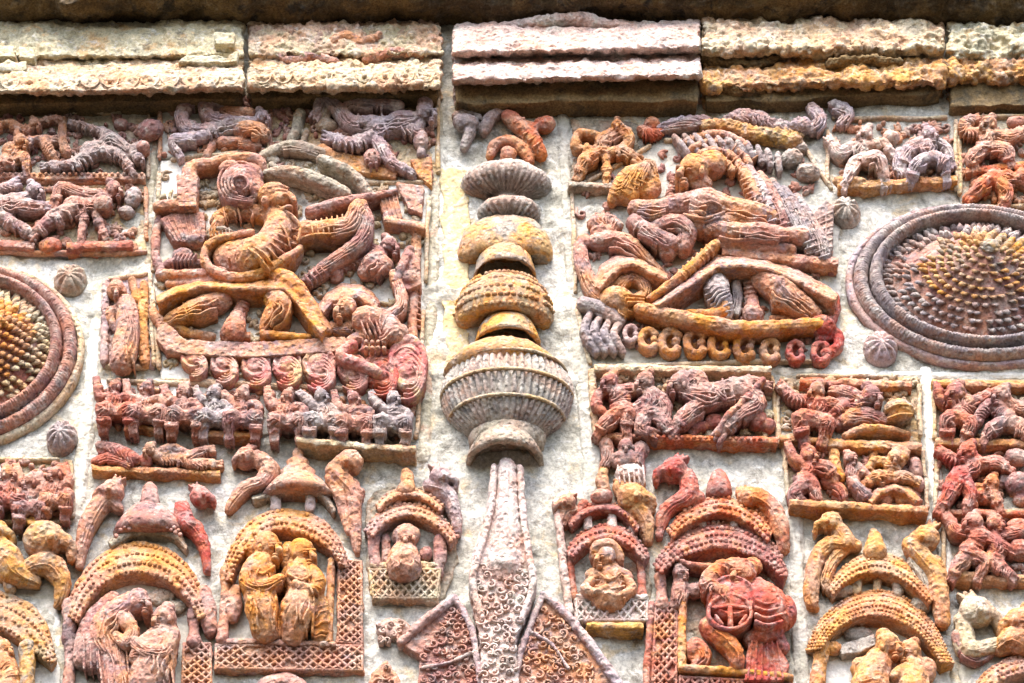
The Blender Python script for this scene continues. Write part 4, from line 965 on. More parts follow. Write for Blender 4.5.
# ================================================================== right-hand middle friezes
t = thing('frieze_plaque', 'framed reddish-mauve frieze with a figure bending to the right over a staff', 'frieze', 680, 446, FR)
part('slab', 'mossgrey', t, PL((590, 368), (772, 372), (778, 442), (596, 440), d1=1, wob=2), vs=1.5)
part('frame', 'cream', t, LEDGE(594, 364, 772, 366, 6, 18), T((592, 372, 4), (593, 400, 4), (597, 436, 4)))
part('ledge', 'orange', t, LEDGE(598, 432, 778, 437, 6, 18), ex=[E(634 + 6 * k, 436 + .15 * k, 2, d=13.2, seg=7, relief=False) for k in range(22)])
part('seated_figure', 'rust', t, MAN((610, 381), 9, (620, 396), 11, (622, 410), 13, [[(612, 390, 5), (600, 392, 5), (596, 406, 5), (604, 412, 4)], [(622, 390, 6), (640, 388, 5), (652, 396, 5)], [(616, 414, 8, 15), (604, 424, 7, 15), (600, 430, 5)], [(628, 414, 8, 15), (626, 426, 6), (627, 434, 5)]], -1, d=11, hat=0))
part('seated_figure', 'mauve', t, MAN((645, 382), 10, (652, 398), 12, (650, 414), 12, [[(654, 392, 6), (664, 404, 8), (664, 420, 6)], [(644, 402, 6), (634, 410, 5), (640, 418, 4)], [(646, 418, 8), (640, 428, 7), (650, 432, 5)], [(656, 416, 8), (666, 424, 7), (670, 432, 4)]], -1, d=11, hat=0))
part('bending_figure', 'mauve', t, MAN((679, 384), 11, (706, 396), 14, (736, 391), 15, [[(700, 382, 9), (694, 376, 8), (684, 386, 6)], [(702, 404, 9), (688, 414, 9), (678, 424, 7)], [(744, 392, 12), (758, 402, 9), (740, 414, 9), (724, 430, 7)], [(742, 386, 10), (754, 382, 7), (764, 384, 5)]], -1, d=12, hat=0), ex=BANDS((718, 396), (722, 392), 14, 2, 13))
part('staff', 'rust', t, T((763, 380, 3.5, 18), (744, 400, 3.5, 20), (726, 418, 3, 20), (718, 434, 3, 16)))
parts('small_animal', 'rust', t, E(714, 422, 9, 8), T((706, 426, 5), (696, 428, 5), (692, 434, 4)), E(757, 420, 10, 11), E(768, 426, 8, 8))
t = thing('frieze_plaque', 'tiny pink plaque of a lion-like beast under the framed frieze, beside the mortar strip', 'frieze', 624, 492, FR)
part('carved_beast', 'mauve', t, E(626, 460, 16, 11, d=10), T((640, 448, 7), (636, 462, 8), (642, 472, 5)), T((606, 444, 7), (608, 456, 6), (604, 466, 5)), HEAD(626, 447, 8, 0, 12, hat=3), E(644, 450, 6, 7))
part('carved_beast', 'pinkwhite', t, E(630, 474, 15, 11, d=9), T((622, 478, 6), (618, 488, 5)), T((638, 478, 6), (640, 487, 5)), ex=[LINE([(618 + 5 * k, 466, 17), (620 + 5 * k, 482, 17)], 1.1, sub=1) for k in range(6)])
part('pillar', 'gold', t, T((604, 470, 5), (602, 482, 6), (606, 490, 5)))

t = thing('frieze_plaque', 'red and ochre frieze with a round pot and boat-shaped cloth, over the yellow shrine', 'frieze', 850, 446, FR)
part('slab', 'bone', t, RECT(778, 376, 920, 446, d1=1, wob=2), vs=1.5)
part('frame', 'orange', t, LEDGE(800, 377, 912, 381, 6, 17), rough=(('big', 4), ('mid', 2), ('fine', 1)))
part('ledge', 'gold', t, LEDGE(780, 434, 830, 438, 6, 16), LEDGE(828, 438, 922, 442, 8, 18))
part('squatting_figure', 'rust', t, MAN((817, 391), 9, (818, 405), 12, (816, 418), 11, [[(808, 400, 6), (794, 398, 6), (784, 388, 5)], [(828, 402, 6), (838, 404, 5)], [(810, 420, 9, 14), (800, 418, 9, 16), (803, 434, 6)], [(822, 422, 9, 14), (828, 422, 8, 15), (824, 436, 6)]], -1, d=10, hat=0))
part('reclining_figure', 'rust', t, MAN((871, 396), 11, (858, 402), 9, (842, 404), 8, [[(862, 398, 6), (850, 392, 6), (838, 390, 5)], [(844, 406, 7), (836, 410, 6)]], 1, d=10, hat=0), T((840, 424, 7), (852, 416, 9), (872, 416, 8), (886, 422, 6)), E(848, 420, 10, 8, d=12), T((846, 388, 4), (836, 384, 4), (830, 392, 3)))
part('round_pot', 'oldochre', t, E(899, 411, 15, 13, d=11, rd=13), ex=[LINE([(886, 410, 18), (898, 404, 24), (912, 406, 18)], 1.1), LINE([(888, 418, 18), (900, 414, 24), (912, 414, 18)], 1.1)])
part('boat_cloth', 'pinkochre', t, T((846, 436, 4, 10), (858, 430, 4.5, 13), (874, 428, 4.5, 14), (892, 430, 4, 13), (908, 434, 3.5, 10)), E(876, 434, 22, 5, d=8))
t = thing('frieze_plaque', 'ochre and red frieze with a low arched umbrella, directly above the yellow shrine', 'frieze', 855, 522, FR)
part('slab', 'bone', t, PL((784, 446), (922, 448), (928, 508), (788, 502), d1=1, wob=2), vs=1.5)
part('ledge', 'gold', t, LEDGE(790, 498, 928, 506, 7, 24))
part('carved_figure', 'rust', t, MAN((809, 455), 9, (810, 468), 9, (806, 482), 12, [[(804, 464, 5), (794, 458, 5), (790, 448, 4)], [(814, 466, 6), (826, 468, 8), (832, 474, 5)], [(802, 486, 8, 13), (794, 494, 7), (800, 499, 5)], [(812, 484, 7, 13), (816, 494, 6), (818, 500, 5)]], 1, d=10, hat=0), T((826, 482, 6), (838, 488, 6), (844, 498, 5)))
part('carved_post', 'ochre', t, T((834, 452, 5), (835, 466, 6), (840, 478, 6)))
part('carved_figure', 'gold', t, MAN((895, 458), 8, (892, 466), 9, (890, 476), 8, [[(884, 462, 5), (874, 462, 5), (868, 470, 4)], [(900, 462, 5), (906, 452, 4.5), (898, 448, 4)], [(886, 478, 7), (876, 476, 6), (866, 482, 4)], [(896, 478, 7), (904, 476, 6), (914, 480, 4)]], 0, d=10, hat=0), T((876, 450, 4), (872, 460, 4), (882, 464, 4)))
part('carved_figure', 'mauve', t, MAN((850, 458), 7, (852, 470), 7, (854, 482), 7, [[(856, 466, 5), (866, 474, 5), (872, 478, 4)], [(854, 484, 6), (862, 492, 6), (868, 496, 5)]], 1, d=10, hat=0), E(916, 468, 7, 11), E(918, 484, 7, 8))
part('umbrella', 'pinkochre', t, EAVE([(866, 498), (876, 486), (894, 481), (910, 486), (924, 500)], [(872, 504), (882, 494), (894, 490), (906, 494), (916, 504)], 8, 28, 3), E(884, 500, 8, 7), E(904, 500, 9, 7))
t = thing('frieze_plaque', 'mauve and red frieze of kneeling figures, uppermost of three stacked at the right edge', 'frieze', 985, 444, FR)
part('slab', 'mossgrey', t, RECT(934, 382, 1060, 444, d1=1, wob=2), vs=1.5)
part('frame', 'gold', t, LEDGE(932, 379, 1060, 382, 6, 18))
part('ledge', 'gold', t, LEDGE(936, 437, 1060, 440, 7, 18))
part('kneeling_figure', 'rust', t, MAN((956, 393), 11, (968, 404), 10, (960, 416), 11, [[(950, 404, 6), (940, 398, 5), (938, 388, 4)], [(972, 402, 6), (984, 396, 5), (992, 392, 4)], [(956, 418, 9, 13), (948, 420, 9, 15), (948, 434, 6)], [(964, 420, 8, 14), (970, 424, 8, 14), (966, 436, 5)]], -1, d=10, hat=0))
part('kneeling_figure', 'mauve', t, MAN((1002, 395), 10, (998, 408), 9, (1008, 420), 11, [[(990, 404, 6), (982, 412, 6), (976, 422, 5)], [(1008, 402, 6), (1020, 408, 6), (1030, 404, 5)], [(1000, 424, 8, 13), (990, 430, 7), (986, 437, 5)], [(1012, 424, 9), (1022, 430, 7), (1028, 436, 5)]], -1, d=10, hat=0), E(1012, 424, 15, 9, d=12))
t = thing('frieze_plaque', 'red frieze of a striding figure bent over a crouching orange one, at the right edge', 'frieze', 985, 516, FR)
part('slab', 'mossgrey', t, RECT(936, 450, 1060, 512, d1=1, wob=2), vs=1.5)
part('ledge', 'orange', t, LEDGE(938, 508, 1060, 511, 5, 16))
part('striding_figure', 'red', t, MAN((968, 452), 10, (976, 464), 10, (960, 476), 11, [[(970, 458, 6), (956, 460, 6), (944, 452, 5)], [(984, 464, 7), (998, 462, 6), (1008, 468, 4)], [(956, 480, 10), (950, 492, 8), (942, 505, 5)], [(964, 480, 8), (970, 494, 7), (968, 506, 5)]], -1, d=11, hat=0))
part('crouching_figure', 'orange', t, MAN((992, 482), 8, (990, 492), 8, (982, 496), 9, [[(984, 490, 6), (974, 488, 5), (974, 500, 4)], [(994, 494, 6), (998, 504, 5)]], -1, d=9, hat=0), E(988, 492, 11, 10))
part('carved_boss', 'mauve', t, E(1018, 484, 13, 12, d=10), E(1016, 458, 12, 9), T((1008, 474, 5), (1000, 484, 5)), E(1022, 500, 9, 7))
t = thing('frieze_plaque', 'red frieze of crowded round heads, lowest of three stacked at the right edge', 'frieze', 990, 588, FR)
part('slab', 'mossgrey', t, RECT(944, 516, 1060, 582, d1=1, wob=2), vs=1.5)
part('ledge', 'gold', t, LEDGE(954, 576, 1060, 574, 6, 16), E(966, 576, 14, 5, d=10))
part('carved_figure', 'rust', t, MAN((973, 522), 10, (978, 537), 12, (970, 554), 12, [[(968, 532, 6), (956, 530, 6), (950, 520, 5)], [(986, 538, 7), (998, 544, 6), (1008, 548, 5)], [(966, 558, 9), (958, 566, 7), (954, 574, 5)], [(976, 556, 8, 14), (984, 562, 7), (980, 574, 5)]], -1, d=11, hat=0))
part('carved_figure', 'rust', t, MAN((995, 523), 9, (998, 546), 10, (994, 560), 10, [[(1000, 536, 6), (1014, 532, 6), (1026, 528, 5)], [(990, 562, 8), (1004, 570, 6), (1010, 575, 5)]], 1, d=10, hat=0), E(1020, 550, 12, 11, d=9), E(1018, 526, 11, 8))
t = thing('frieze_plaque', 'mauve-red frieze of knobbly crouched figures, under the left lotus dome', 'frieze', 30, 524, FR)
part('slab', 'bone', t, RECT(-30, 460, 72, 522, d1=1, wob=2), vs=1.5)
for (u, v, m, s) in ((8, 474, 'rust', 1), (30, 482, 'mauve', -1), (56, 474, 'rust', -1), (-16, 480, 'mauve', 1)):
    part('crouching_figure', m, t, MAN((u, v), 8, (u + s * 2, v + 14), 9, (u, v + 26), 9, [[(u - 8, v + 12, 5), (u - 14, v + 20, 5), (u - 8, v + 24, 4)], [(u + 7, v + 12, 5), (u + 13, v + 6, 5), (u + 10, v - 4, 4)], [(u - 5, v + 28, 7, 15), (u - 11, v + 24, 7, 17), (u - 12, v + 38, 5)], [(u + 6, v + 28, 7, 15), (u + 10, v + 22, 7, 17), (u + 9, v + 38, 5)]], s, d=10, hat=0), E(u + 12, v + 20, 6, d=12))

# ================================================================== shrines
SH = 'arched shrine niches along the foot of the wall'
def zarc(o, n=30):                                   # o: list of (u, v) control points, resampled
    q = cr([(a, b, 0) for a, b in o], max(2, n // (len(o) - 1)))
    return [(a[0], a[1]) for a in q]
def roof(t, mat, outer, inner, do=7, di=24, rows=(.12, .38, .64, .9), br=2.0, step=5.0, lab=None, name='roof_band'):
    o, i_ = zarc(outer), zarc(inner)
    return part(name, mat, t, EAVE(o, i_, do, di), ex=BEADS(o, i_, rows, br, do, di, step), vs=1.0, label=lab)
def bird(t, mat, spine, head, look=1, r0=9, name='carved_bird'):
    u, v, r = head
    wing = [(a[0] - look * a[2] * (1.0 - .25 * k), a[1] + 2, a[2] * (.72 - .12 * k), 2 + a[2] * .6) for k, a in enumerate(spine[1:5])]
    crest = [T((u - look * r * .2 * k, v - r * .7, r * .2, 13), (u - look * r * (.3 + .4 * k), v - r * (1.3 - .1 * k), r * .12, 10), n=6, sub=1) for k in range(3)]
    return part(name, mat, t, T(*spine), T(*wing), crest, E(u, v, r, r * .95, d=12, rd=r * .9), E(u + look * r * .35, v - r * .1, r * .34, d=12 + r * .5, rd=r * .3, seg=8), T((u + look * r * .6, v - r * .1, r * .5, 14), (u + look * r * 1.3, v + r * .3, r * .34, 13), (u + look * r * 1.35, v + r * .9, r * .2, 11)), E(u + look * r * .3, v - r * .2, r * .2, d=12 + r * .9, rd=2, seg=7),
                ex=[T(*[(a[0] + o * a[2] * .9, a[1] + o * a[2] * .3, 1.1, 2.6 + a[2] * (1.5 - abs(o) * .5)) for a in spine], n=6, sub=3) for o in (-.6, -.15, .35, .7)])

# left-edge golden shrine
t = thing('arched_shrine', 'golden ochre shrine with a plump bird on its roof, cut by the left edge', 'shrine', 20, 690, SH)
part('slab', 'lime', t, RECT(-40, 540, 60, 690, d1=1, wob=2), vs=1.6)
roof(t, 'yellow', [(-60, 625), (-30, 592), (0, 590), (28, 602), (46, 622), (56, 660)], [(-52, 650), (-25, 632), (0, 630), (18, 640), (28, 648), (50, 664)], 8, 22)
bird(t, 'yellow', [(22, 574, 8), (36, 566, 11), (52, 566, 12), (62, 582, 9), (60, 598, 6), (56, 606, 3)], (44, 540, 20), 1)
bird(t, 'yellow', [(-8, 540, 8), (6, 556, 14), (14, 572, 13), (34, 582, 7)], (-4, 532, 12), 1)
parts('column', 'oldochre', t, T((27, 648, 8, 12), (27, 668, 7, 12), (26, 694, 7, 12)), T((8, 576, 6), (10, 588, 6)))
part('carved_figure', 'gold', t, HEAD(2, 650, 10, 1, 10), T((4, 660, 10), (8, 676, 11), (8, 692, 12)))

# shrine with bowed woman
t = thing('arched_shrine', 'pink and ochre domed shrine sheltering a bowed veiled woman, at lower left', 'shrine', 140, 690, SH)
part('slab', 'lime', t, PL((70, 600), (90, 560), (140, 545), (190, 560), (210, 600), (212, 690), (66, 690), d1=1, wob=2), vs=1.6)
part('spire_cap', 'mauve', t, LATH(150, [(3, 483), (7, 488), (9, 500), (11, 506), (8, 509)], ds=.8, d0=6), vs=0, rough=(('mid', 1.5), ('fine', .7)))
part('upper_dome', 'mauve', t, LATH(149, [(8, 504), (16, 508), (24, 516), (31, 526), (34, 534), (28, 537)], ds=.7, d0=4), ex=BEADS(zarc([(125, 524), (149, 510), (174, 524)]), zarc([(116, 536), (149, 522), (183, 536)]), (0, .5, 1), 2, 14, 24, 5), vs=0, rough=(('big', 2), ('mid', 1.5), ('fine', .7)))
part('upper_dome', 'mossgrey', t, EAVE(zarc([(108, 540), (122, 530), (149, 526), (176, 530), (188, 546)]), zarc([(112, 548), (128, 538), (149, 534), (172, 538), (186, 552)]), 6, 16))
roof(t, 'pinkochre', [(64, 612), (76, 582), (100, 554), (136, 541), (172, 550), (196, 576), (210, 614)], [(78, 622), (90, 600), (108, 582), (134, 574), (164, 580), (186, 598), (198, 618)], 8, 26, br=2.1, step=5.2)
parts('roof_end', 'mauve', t, T((204, 590, 6), (208, 610, 8), (210, 630, 7)), T((68, 604, 6), (70, 622, 7), (68, 640, 6)))
bird(t, 'pink', [(118, 508, 6), (106, 498, 8), (96, 508, 9), (86, 528, 8), (82, 546, 6), (79, 566, 3.5)], (112, 491, 12), -1)
bird(t, 'red', [(182, 508, 8), (186, 522, 9), (196, 530, 8), (204, 546, 6), (207, 570, 4)], (200, 496, 10), 1)
w = part('bowed_woman', 'pink', t, HEAD(138, 602, 12, 1, 18, hat=3), T((128, 606, 13, 14), (112, 618, 14, 14), (104, 634, 14, 13), (112, 656, 13, 12), (118, 684, 14, 11)), T((120, 618, 8, 20), (132, 630, 7, 22), (126, 642, 6, 22), (116, 636, 5, 20)),
         ex=[LINE([(98 + 7 * k, 646, 20), (102 + 7 * k, 684, 22)], 1.2, sub=1) for k in range(5)] + [LINE([(116, 610 + 6 * k, 21), (128, 612 + 6 * k, 23), (134, 620 + 5 * k, 20)], 1.1) for k in range(3)])
part('companion_figure', 'pink', t, HEAD(164, 618, 12, -1, 20, hat=0), T((166, 630, 12, 15), (160, 644, 17, 16), (154, 664, 20, 15), (150, 686, 22, 12)), T((172, 634, 8, 18), (164, 650, 7.5, 24), (146, 650, 7, 26), (132, 640, 5, 24)), T((152, 634, 6, 20), (140, 646, 6, 24), (134, 658, 5, 22)),
     ex=[LINE([(138 + 8 * k, 662, 24), (134 + 10 * k, 686, 25)], 1.3, sub=1) for k in range(5)] + BANDS((162, 651), (148, 650), 7.5, 3, 24))
part('veil', 'mauve', w, T((112, 600, 8, 10), (96, 616, 9, 9), (86, 634, 9, 9), (82, 660, 10, 8)), E(94, 650, 14, 22, d=9), T((112, 640, 5), (108, 660, 6), (104, 676, 6)), ex=[LINE([(84 + 6 * k, 634, 19), (84 + 7 * k, 668, 20)], 1.1, sub=1) for k in range(4)])
part('broken_recess', 'mossgrey', t, E(160, 598, 14, 8, d=3, rd=6), E(174, 608, 12, 7, d=4, rd=6))
parts('column', 'mauve', t, T((193, 612, 6), (194, 628, 5), (194, 642, 7)), T((70, 636, 6), (70, 660, 5), (68, 690, 6)))
part('lattice_border', 'pink', t, RECT(182, 642, 212, 692, d1=6, wob=1), ex=LATTICE(((184, 644), (210, 644), (211, 690), (182, 690)), 3, 6, 7.5, 1.5))

# shrine with two ochre figures
t = thing('arched_shrine', 'tall pink shrine holding two ochre standing figures inside a lattice border', 'shrine', 290, 672, SH)
part('slab', 'lime', t, PL((225, 570), (245, 530), (285, 518), (330, 530), (362, 560), (364, 672), (216, 672), d1=1, wob=2), vs=1.6)
part('spire_cap', 'pink', t, LATH(298, [(3, 448), (6, 453), (5, 457), (11, 462), (10, 466), (17, 472), (16, 476), (23, 482), (30, 490), (34, 496), (28, 498)], ds=.7, d0=6), ex=BEADS(zarc([(284, 474), (298, 470), (312, 474)]), zarc([(270, 490), (298, 482), (326, 490)]), (0, .5, 1), 1.8, 14, 26, 5), vs=0, rough=(('mid', 1.8), ('fine', .8)))
part('spire_cap', 'mossgrey', t, EAVE(zarc([(250, 497), (272, 488), (298, 485), (322, 490), (336, 508)]), zarc([(254, 502), (276, 495), (298, 492), (320, 497), (334, 514)]), 6, 16))
parts('roof_post', 'pinkwhite', t, T((276, 496, 5), (276, 508, 5)), T((310, 498, 5), (310, 508, 5)))
roof(t, 'pinkochre', [(221, 580), (228, 552), (248, 522), (281, 508), (318, 516), (340, 540), (350, 566)], [(232, 580), (238, 562), (256, 540), (281, 530), (310, 538), (330, 550), (340, 566)], 8, 26, br=2.1, step=5.0)
bird(t, 'pink', [(244, 462, 7), (256, 458, 8), (268, 468, 9), (262, 482, 8), (246, 488, 7), (234, 500, 6), (228, 510, 4)], (246, 456, 9), -1)
bird(t, 'pink', [(334, 470, 9), (344, 482, 9), (352, 492, 8), (354, 514, 7), (356, 540, 5), (357, 552, 3)], (350, 462, 13), -1)
part('carved_bird', 'pink', t, T((332, 478, 7), (340, 494, 7), (344, 508, 6), (350, 530, 5)), T((360, 492, 5), (358, 500, 5)))
f1 = part('standing_figure', 'ochre', t, HEAD(267, 547, 14, 1, 14, hat=3), T((264, 560, 12), (258, 572, 16), (260, 590, 15), (262, 610, 16), (266, 632, 12)), T((252, 566, 8, 18), (246, 580, 7, 20), (262, 586, 7, 22), (280, 578, 5, 22)), T((258, 620, 9), (262, 636, 8)), T((274, 616, 8), (276, 634, 7)), E(252, 548, 10, 12, d=10),
          ex=[LINE([(248 + 7 * k, 596, 24), (254 + 5 * k, 630, 20)], 1.3, sub=1) for k in range(5)] + BANDS((262, 592), (261, 586), 15, 2, 13) + [LINE([(248, 566, 26), (262, 574, 28), (274, 566, 24)], 1.2)])
f2 = part('standing_figure', 'ochre', t, HEAD(301, 553, 14, 1, 14, hat=3), T((300, 564, 12), (300, 578, 15), (302, 592, 14), (298, 612, 17), (294, 636, 11)), T((310, 570, 7, 18), (318, 580, 7, 20), (312, 590, 6, 22), (296, 584, 5, 24)), T((290, 572, 7), (284, 584, 6), (292, 592, 5)), T((318, 604, 10), (322, 622, 9), (320, 638, 7)), E(288, 556, 9, 13, d=9),
          ex=[LINE([(286 + 7 * k, 598, 24), (288 + 6 * k, 632, 18)], 1.3, sub=1) for k in range(5)] + BANDS((300, 596), (300, 590), 15, 2, 13) + [LINE([(288, 574, 26), (302, 580, 28), (314, 572, 24)], 1.2)])
parts('column', 'pink', t, T((226, 570, 6), (226, 592, 5), (224, 618, 5), (222, 640, 6)), E(234, 604, 8, 18, d=8))
part('inner_frame', 'gold', t, T((331, 560, 3.5, 10), (330, 600, 3.5, 10), (329, 640, 3.5, 10)))
part('lattice_border', 'pink', t, PL((338, 556), (362, 560), (364, 672), (336, 672), d1=6, wob=1), ex=LATTICE(((340, 560), (361, 562), (362, 644), (338, 642)), 3, 11, 7.5, 1.4))
part('lattice_border', 'pink', t, PL((214, 642), (338, 644), (338, 672), (214, 670), d1=6, wob=1), LEDGE(226, 638, 336, 641, 5, 16), ex=LATTICE(((216, 645), (362, 646), (362, 670), (216, 668)), 15, 3, 7.5, 1.4))
solo('arched_shrine', 'top of a mauve arch just showing at the bottom edge below the two ochre figures', 'shrine', 'mauve', 282, 692, EAVE(zarc([(248, 694), (262, 678), (282, 672), (302, 678), (316, 694)]), zarc([(256, 696), (268, 688), (282, 684), (296, 688), (308, 696)]), 7, 20), group=SH)

# small shrine left of the spire
t = thing('arched_shrine', 'small weathered shrine with a bust, topped by a knob, left of the spire', 'shrine', 408, 604, SH)
part('slab', 'mossgrey', t, PL((366, 500), (384, 486), (436, 486), (456, 506), (458, 560), (440, 604), (368, 602), d1=1, wob=2), vs=1.5)
part('roof_knob', 'gold', t, T((407, 474, 6), (408, 484, 7), (406, 490, 9)))
roof(t, 'pink', [(376, 504), (388, 492), (407, 488), (428, 492), (446, 506)], [(380, 510), (392, 500), (407, 496), (424, 500), (440, 512)], 8, 22, rows=(.2, .8), br=1.8)
parts('roof_post', 'pink', t, T((398, 496, 4), (398, 508, 4)), T((418, 496, 4), (419, 508, 4)), T((384, 504, 4), (384, 512, 4)), T((434, 502, 4), (436, 512, 4)))
roof(t, 'pink', [(364, 530), (378, 512), (408, 503), (438, 512), (458, 536)], [(374, 536), (386, 524), (408, 516), (432, 524), (450, 542)], 8, 25, rows=(.1, .45, .85), br=2)
part('bust_figure', 'pink', t, HEAD(405, 538, 10, 0, 13, hat=0), T((404, 546, 9), (404, 558, 15), (404, 566, 17)), E(406, 536, 14, 12, d=7))
parts('column', 'mauve', t, T((374, 536, 6), (374, 552, 5), (376, 566, 6)), T((386, 538, 4), (386, 562, 4)), T((440, 540, 6), (440, 556, 6), (438, 574, 5)), E(426, 554, 6, 7, d=6))
part('lattice_border', 'bone', t, PL((368, 566), (442, 566), (438, 600), (372, 600), d1=9, wob=1.5), LEDGE(370, 562, 440, 562, 5, 16), ex=LATTICE(((370, 570), (440, 570), (436, 598), (374, 598)), 8, 3, 10, 1.6), rough=(('big', 4), ('mid', 3), ('fine', 1)))
bird(t, 'lilac', [(430, 486, 7), (444, 490, 8), (452, 502, 7), (456, 518, 6), (458, 532, 4)], (441, 477, 11), 1)

# small shrine right of the spire
t = thing('arched_shrine', 'small red-pink shrine with a hooded bust, topped by an ochre bird', 'shrine', 610, 642, SH)
part('slab', 'mossgrey', t, PL((558, 500), (640, 494), (650, 520), (650, 620), (574, 620), d1=1, wob=2), vs=1.5)
part('border', 'pinkwhite', t, T((556, 502, 4, 8), (560, 530, 4, 9), (564, 570, 4, 9), (570, 612, 4, 8)))
part('roof_knob', 'rust', t, E(602, 496, 11, 7, d=12), T((584, 504, 5), (576, 514, 5)))
roof(t, 'rust', [(566, 522), (580, 508), (604, 502), (628, 508), (642, 526)], [(572, 526), (584, 516), (604, 510), (624, 516), (636, 532)], 8, 22, rows=(.1, .8), br=1.9)
parts('roof_post', 'pinkwhite', t, T((588, 514, 4), (588, 528, 5)), T((612, 514, 4), (612, 528, 5)), T((632, 524, 3), (632, 532, 4)))
roof(t, 'rust', [(566, 552), (580, 532), (606, 524), (632, 532), (650, 556)], [(574, 558), (586, 546), (606, 539), (628, 546), (644, 562)], 8, 26, rows=(.08, .45, .85), br=2)
part('bust_figure', 'pink', t, HEAD(606, 557, 11, -1, 17, hat=3), T((608, 566, 6, 12), (609, 572, 9, 12)), T((592, 576, 7, 12), (610, 574, 9, 13), (626, 577, 7, 12)), T((610, 576, 14, 11), (610, 588, 13, 11), (609, 596, 20, 9)), T((594, 578, 5, 14), (586, 588, 5, 16), (596, 592, 4.5, 19), (606, 588, 4, 20)), T((626, 578, 5, 14), (632, 588, 5, 15), (624, 594, 4.5, 18)), ex=[LINE([(598, 572, 20), (609, 580, 24), (620, 573, 20)], 1.3), LINE([(596, 586, 20), (610, 589, 22), (624, 586, 20)], 1.2)])
part('hood', 'pinkochre', t, T((594, 556, 5, 17), (598, 547, 6, 20), (608, 544, 6, 21), (617, 550, 5, 19), (620, 562, 4, 16)))
parts('column', 'rust', t, T((640, 562, 4), (642, 580, 4), (642, 596, 5)), T((570, 560, 4), (572, 584, 4), (574, 598, 4)))
part('lattice_border', 'pinkwhite', t, RECT(574, 597, 648, 622, d1=9, wob=1), LEDGE(576, 594, 648, 594, 5, 17), ex=LATTICE(((576, 600), (647, 600), (647, 620), (578, 620)), 9, 2, 10, 1.6))
part('ledge', 'erodedochre', t, LEDGE(586, 622, 644, 622, 6, 22))
bird(t, 'gold', [(620, 488, 8), (636, 506, 9), (646, 522, 8), (648, 540, 5)], (632, 497, 15), 1)
bird(t, 'pink', [(574, 510, 6), (566, 512, 7), (562, 524, 5)], (567, 503, 9), -1)

# red shrine
t = thing('arched_shrine', 'brick-red double-roofed shrine with a fighter carrying a barred round shield', 'shrine', 720, 692, SH)
part('slab', 'mossgrey', t, PL((668, 540), (690, 520), (770, 525), (788, 570), (792, 692), (650, 692), (652, 600), d1=1, wob=2), vs=1.6)
part('spire_cap', 'rust', t, LATH(719, [(3, 470), (7, 474), (11, 484), (13, 494), (10, 498)], ds=.8, d0=6), vs=0, rough=(('big', 2), ('mid', 1.5), ('fine', .7)))
roof(t, 'orange', [(668, 530), (684, 510), (718, 496), (752, 506), (774, 530)], [(674, 536), (690, 524), (720, 514), (748, 524), (768, 542)], 8, 27, rows=(.06, .3, .56, .9), br=2.3, step=5.2)
parts('roof_post', 'pinkwhite', t, T((702, 512, 5), (702, 526, 5)), T((735, 512, 5), (735, 526, 5)), T((690, 522, 4), (686, 534, 4)), T((756, 524, 4), (758, 536, 4)))
roof(t, 'rust', [(654, 564), (672, 540), (696, 526), (721, 521), (750, 528), (774, 544), (788, 572)], [(662, 572), (680, 558), (700, 551), (721, 548), (748, 554), (768, 564), (784, 580)], 8, 28, rows=(.05, .26, .48, .72, .95), br=2.3, step=5.0)
bird(t, 'red', [(688, 478, 9), (688, 496, 10), (674, 504, 8), (664, 514, 7), (659, 536, 4)], (674, 470, 13), -1)
bird(t, 'orange', [(742, 494, 7), (758, 498, 10), (772, 508, 9), (780, 526, 9), (784, 548, 6)], (748, 499, 10), 1)
f = part('fighter_figure', 'orange', t, HEAD(744, 573, 13, -1, 16, hat=3), T((736, 564, 7, 18), (716, 572, 9, 19), (710, 588, 10, 19), (730, 596, 8, 20)), E(752, 566, 10, 9, d=14), T((752, 586, 9), (758, 600, 14)))
part('cuirass', 'red', f, T((758, 590, 12), (766, 602, 18), (772, 618, 17), (764, 634, 13)), T((752, 640, 9), (772, 634, 9), (782, 648, 7)), E(784, 612, 12, 16, d=13), ex=[LINE([(756, 600 + 7 * k, 30), (768, 604 + 7 * k, 32), (782, 600 + 7 * k, 28)], 1.4) for k in range(4)])
part('skirt', 'red', f, PL((748, 640), (776, 642), (790, 664), (784, 680), (744, 680), d1=14), ex=[LINE([(752 + 5 * k, 642, 15), (748 + 7 * k, 678, 15)], 1.5, sub=1) for k in range(6)])
part('leg', 'orange', f, T((708, 626, 9, 14), (722, 638, 9, 16), (734, 650, 8, 16), (738, 664, 7, 14)), T((696, 644, 7), (704, 656, 8), (696, 666, 6)), E(694, 652, 9, 11, d=8))
sh_ = part('round_shield', 'red', t, DOME(730, 613, [(23, 2), (23, 22), (20, 25), (18, 23), (8, 25), (1, 26)], .8, seg=48), vs=.9, rough=(('mid', 1.5), ('fine', .6)))
part('shield_rim', 'red', sh_, T(*[(730 + 21.5 * math.cos(a), 612 + 17 * math.sin(a), 2, 24.5) for a in [2 * PI * k / 24 for k in range(25)]], n=6, sub=1), T((713, 608, 2, 24), (730, 606, 2, 25), (747, 608, 2, 24), sub=1), T((730, 608, 2.4, 25), (731, 627, 2.4, 24), sub=1), T((716, 616, 1.6, 24), (722, 624, 1.6, 24), sub=1), T((746, 616, 1.6, 24), (740, 624, 1.6, 24), sub=1), vs=0, rough=(('fine', .5),))
part('spear', 'rust', t, T((682, 562, 3, 16), (706, 566, 3, 18), (730, 564, 3, 18)))
part('attendant_figure', 'mauve', t, HEAD(680, 572, 8, 1, 12, hat=0), T((681, 580, 7), (680, 594, 9), (678, 604, 8)), E(694, 590, 9, 7, d=10), T((686, 592, 5), (700, 586, 5)))
parts('column', 'pink', t, T((660, 578, 6), (662, 592, 5), (662, 604, 7)))
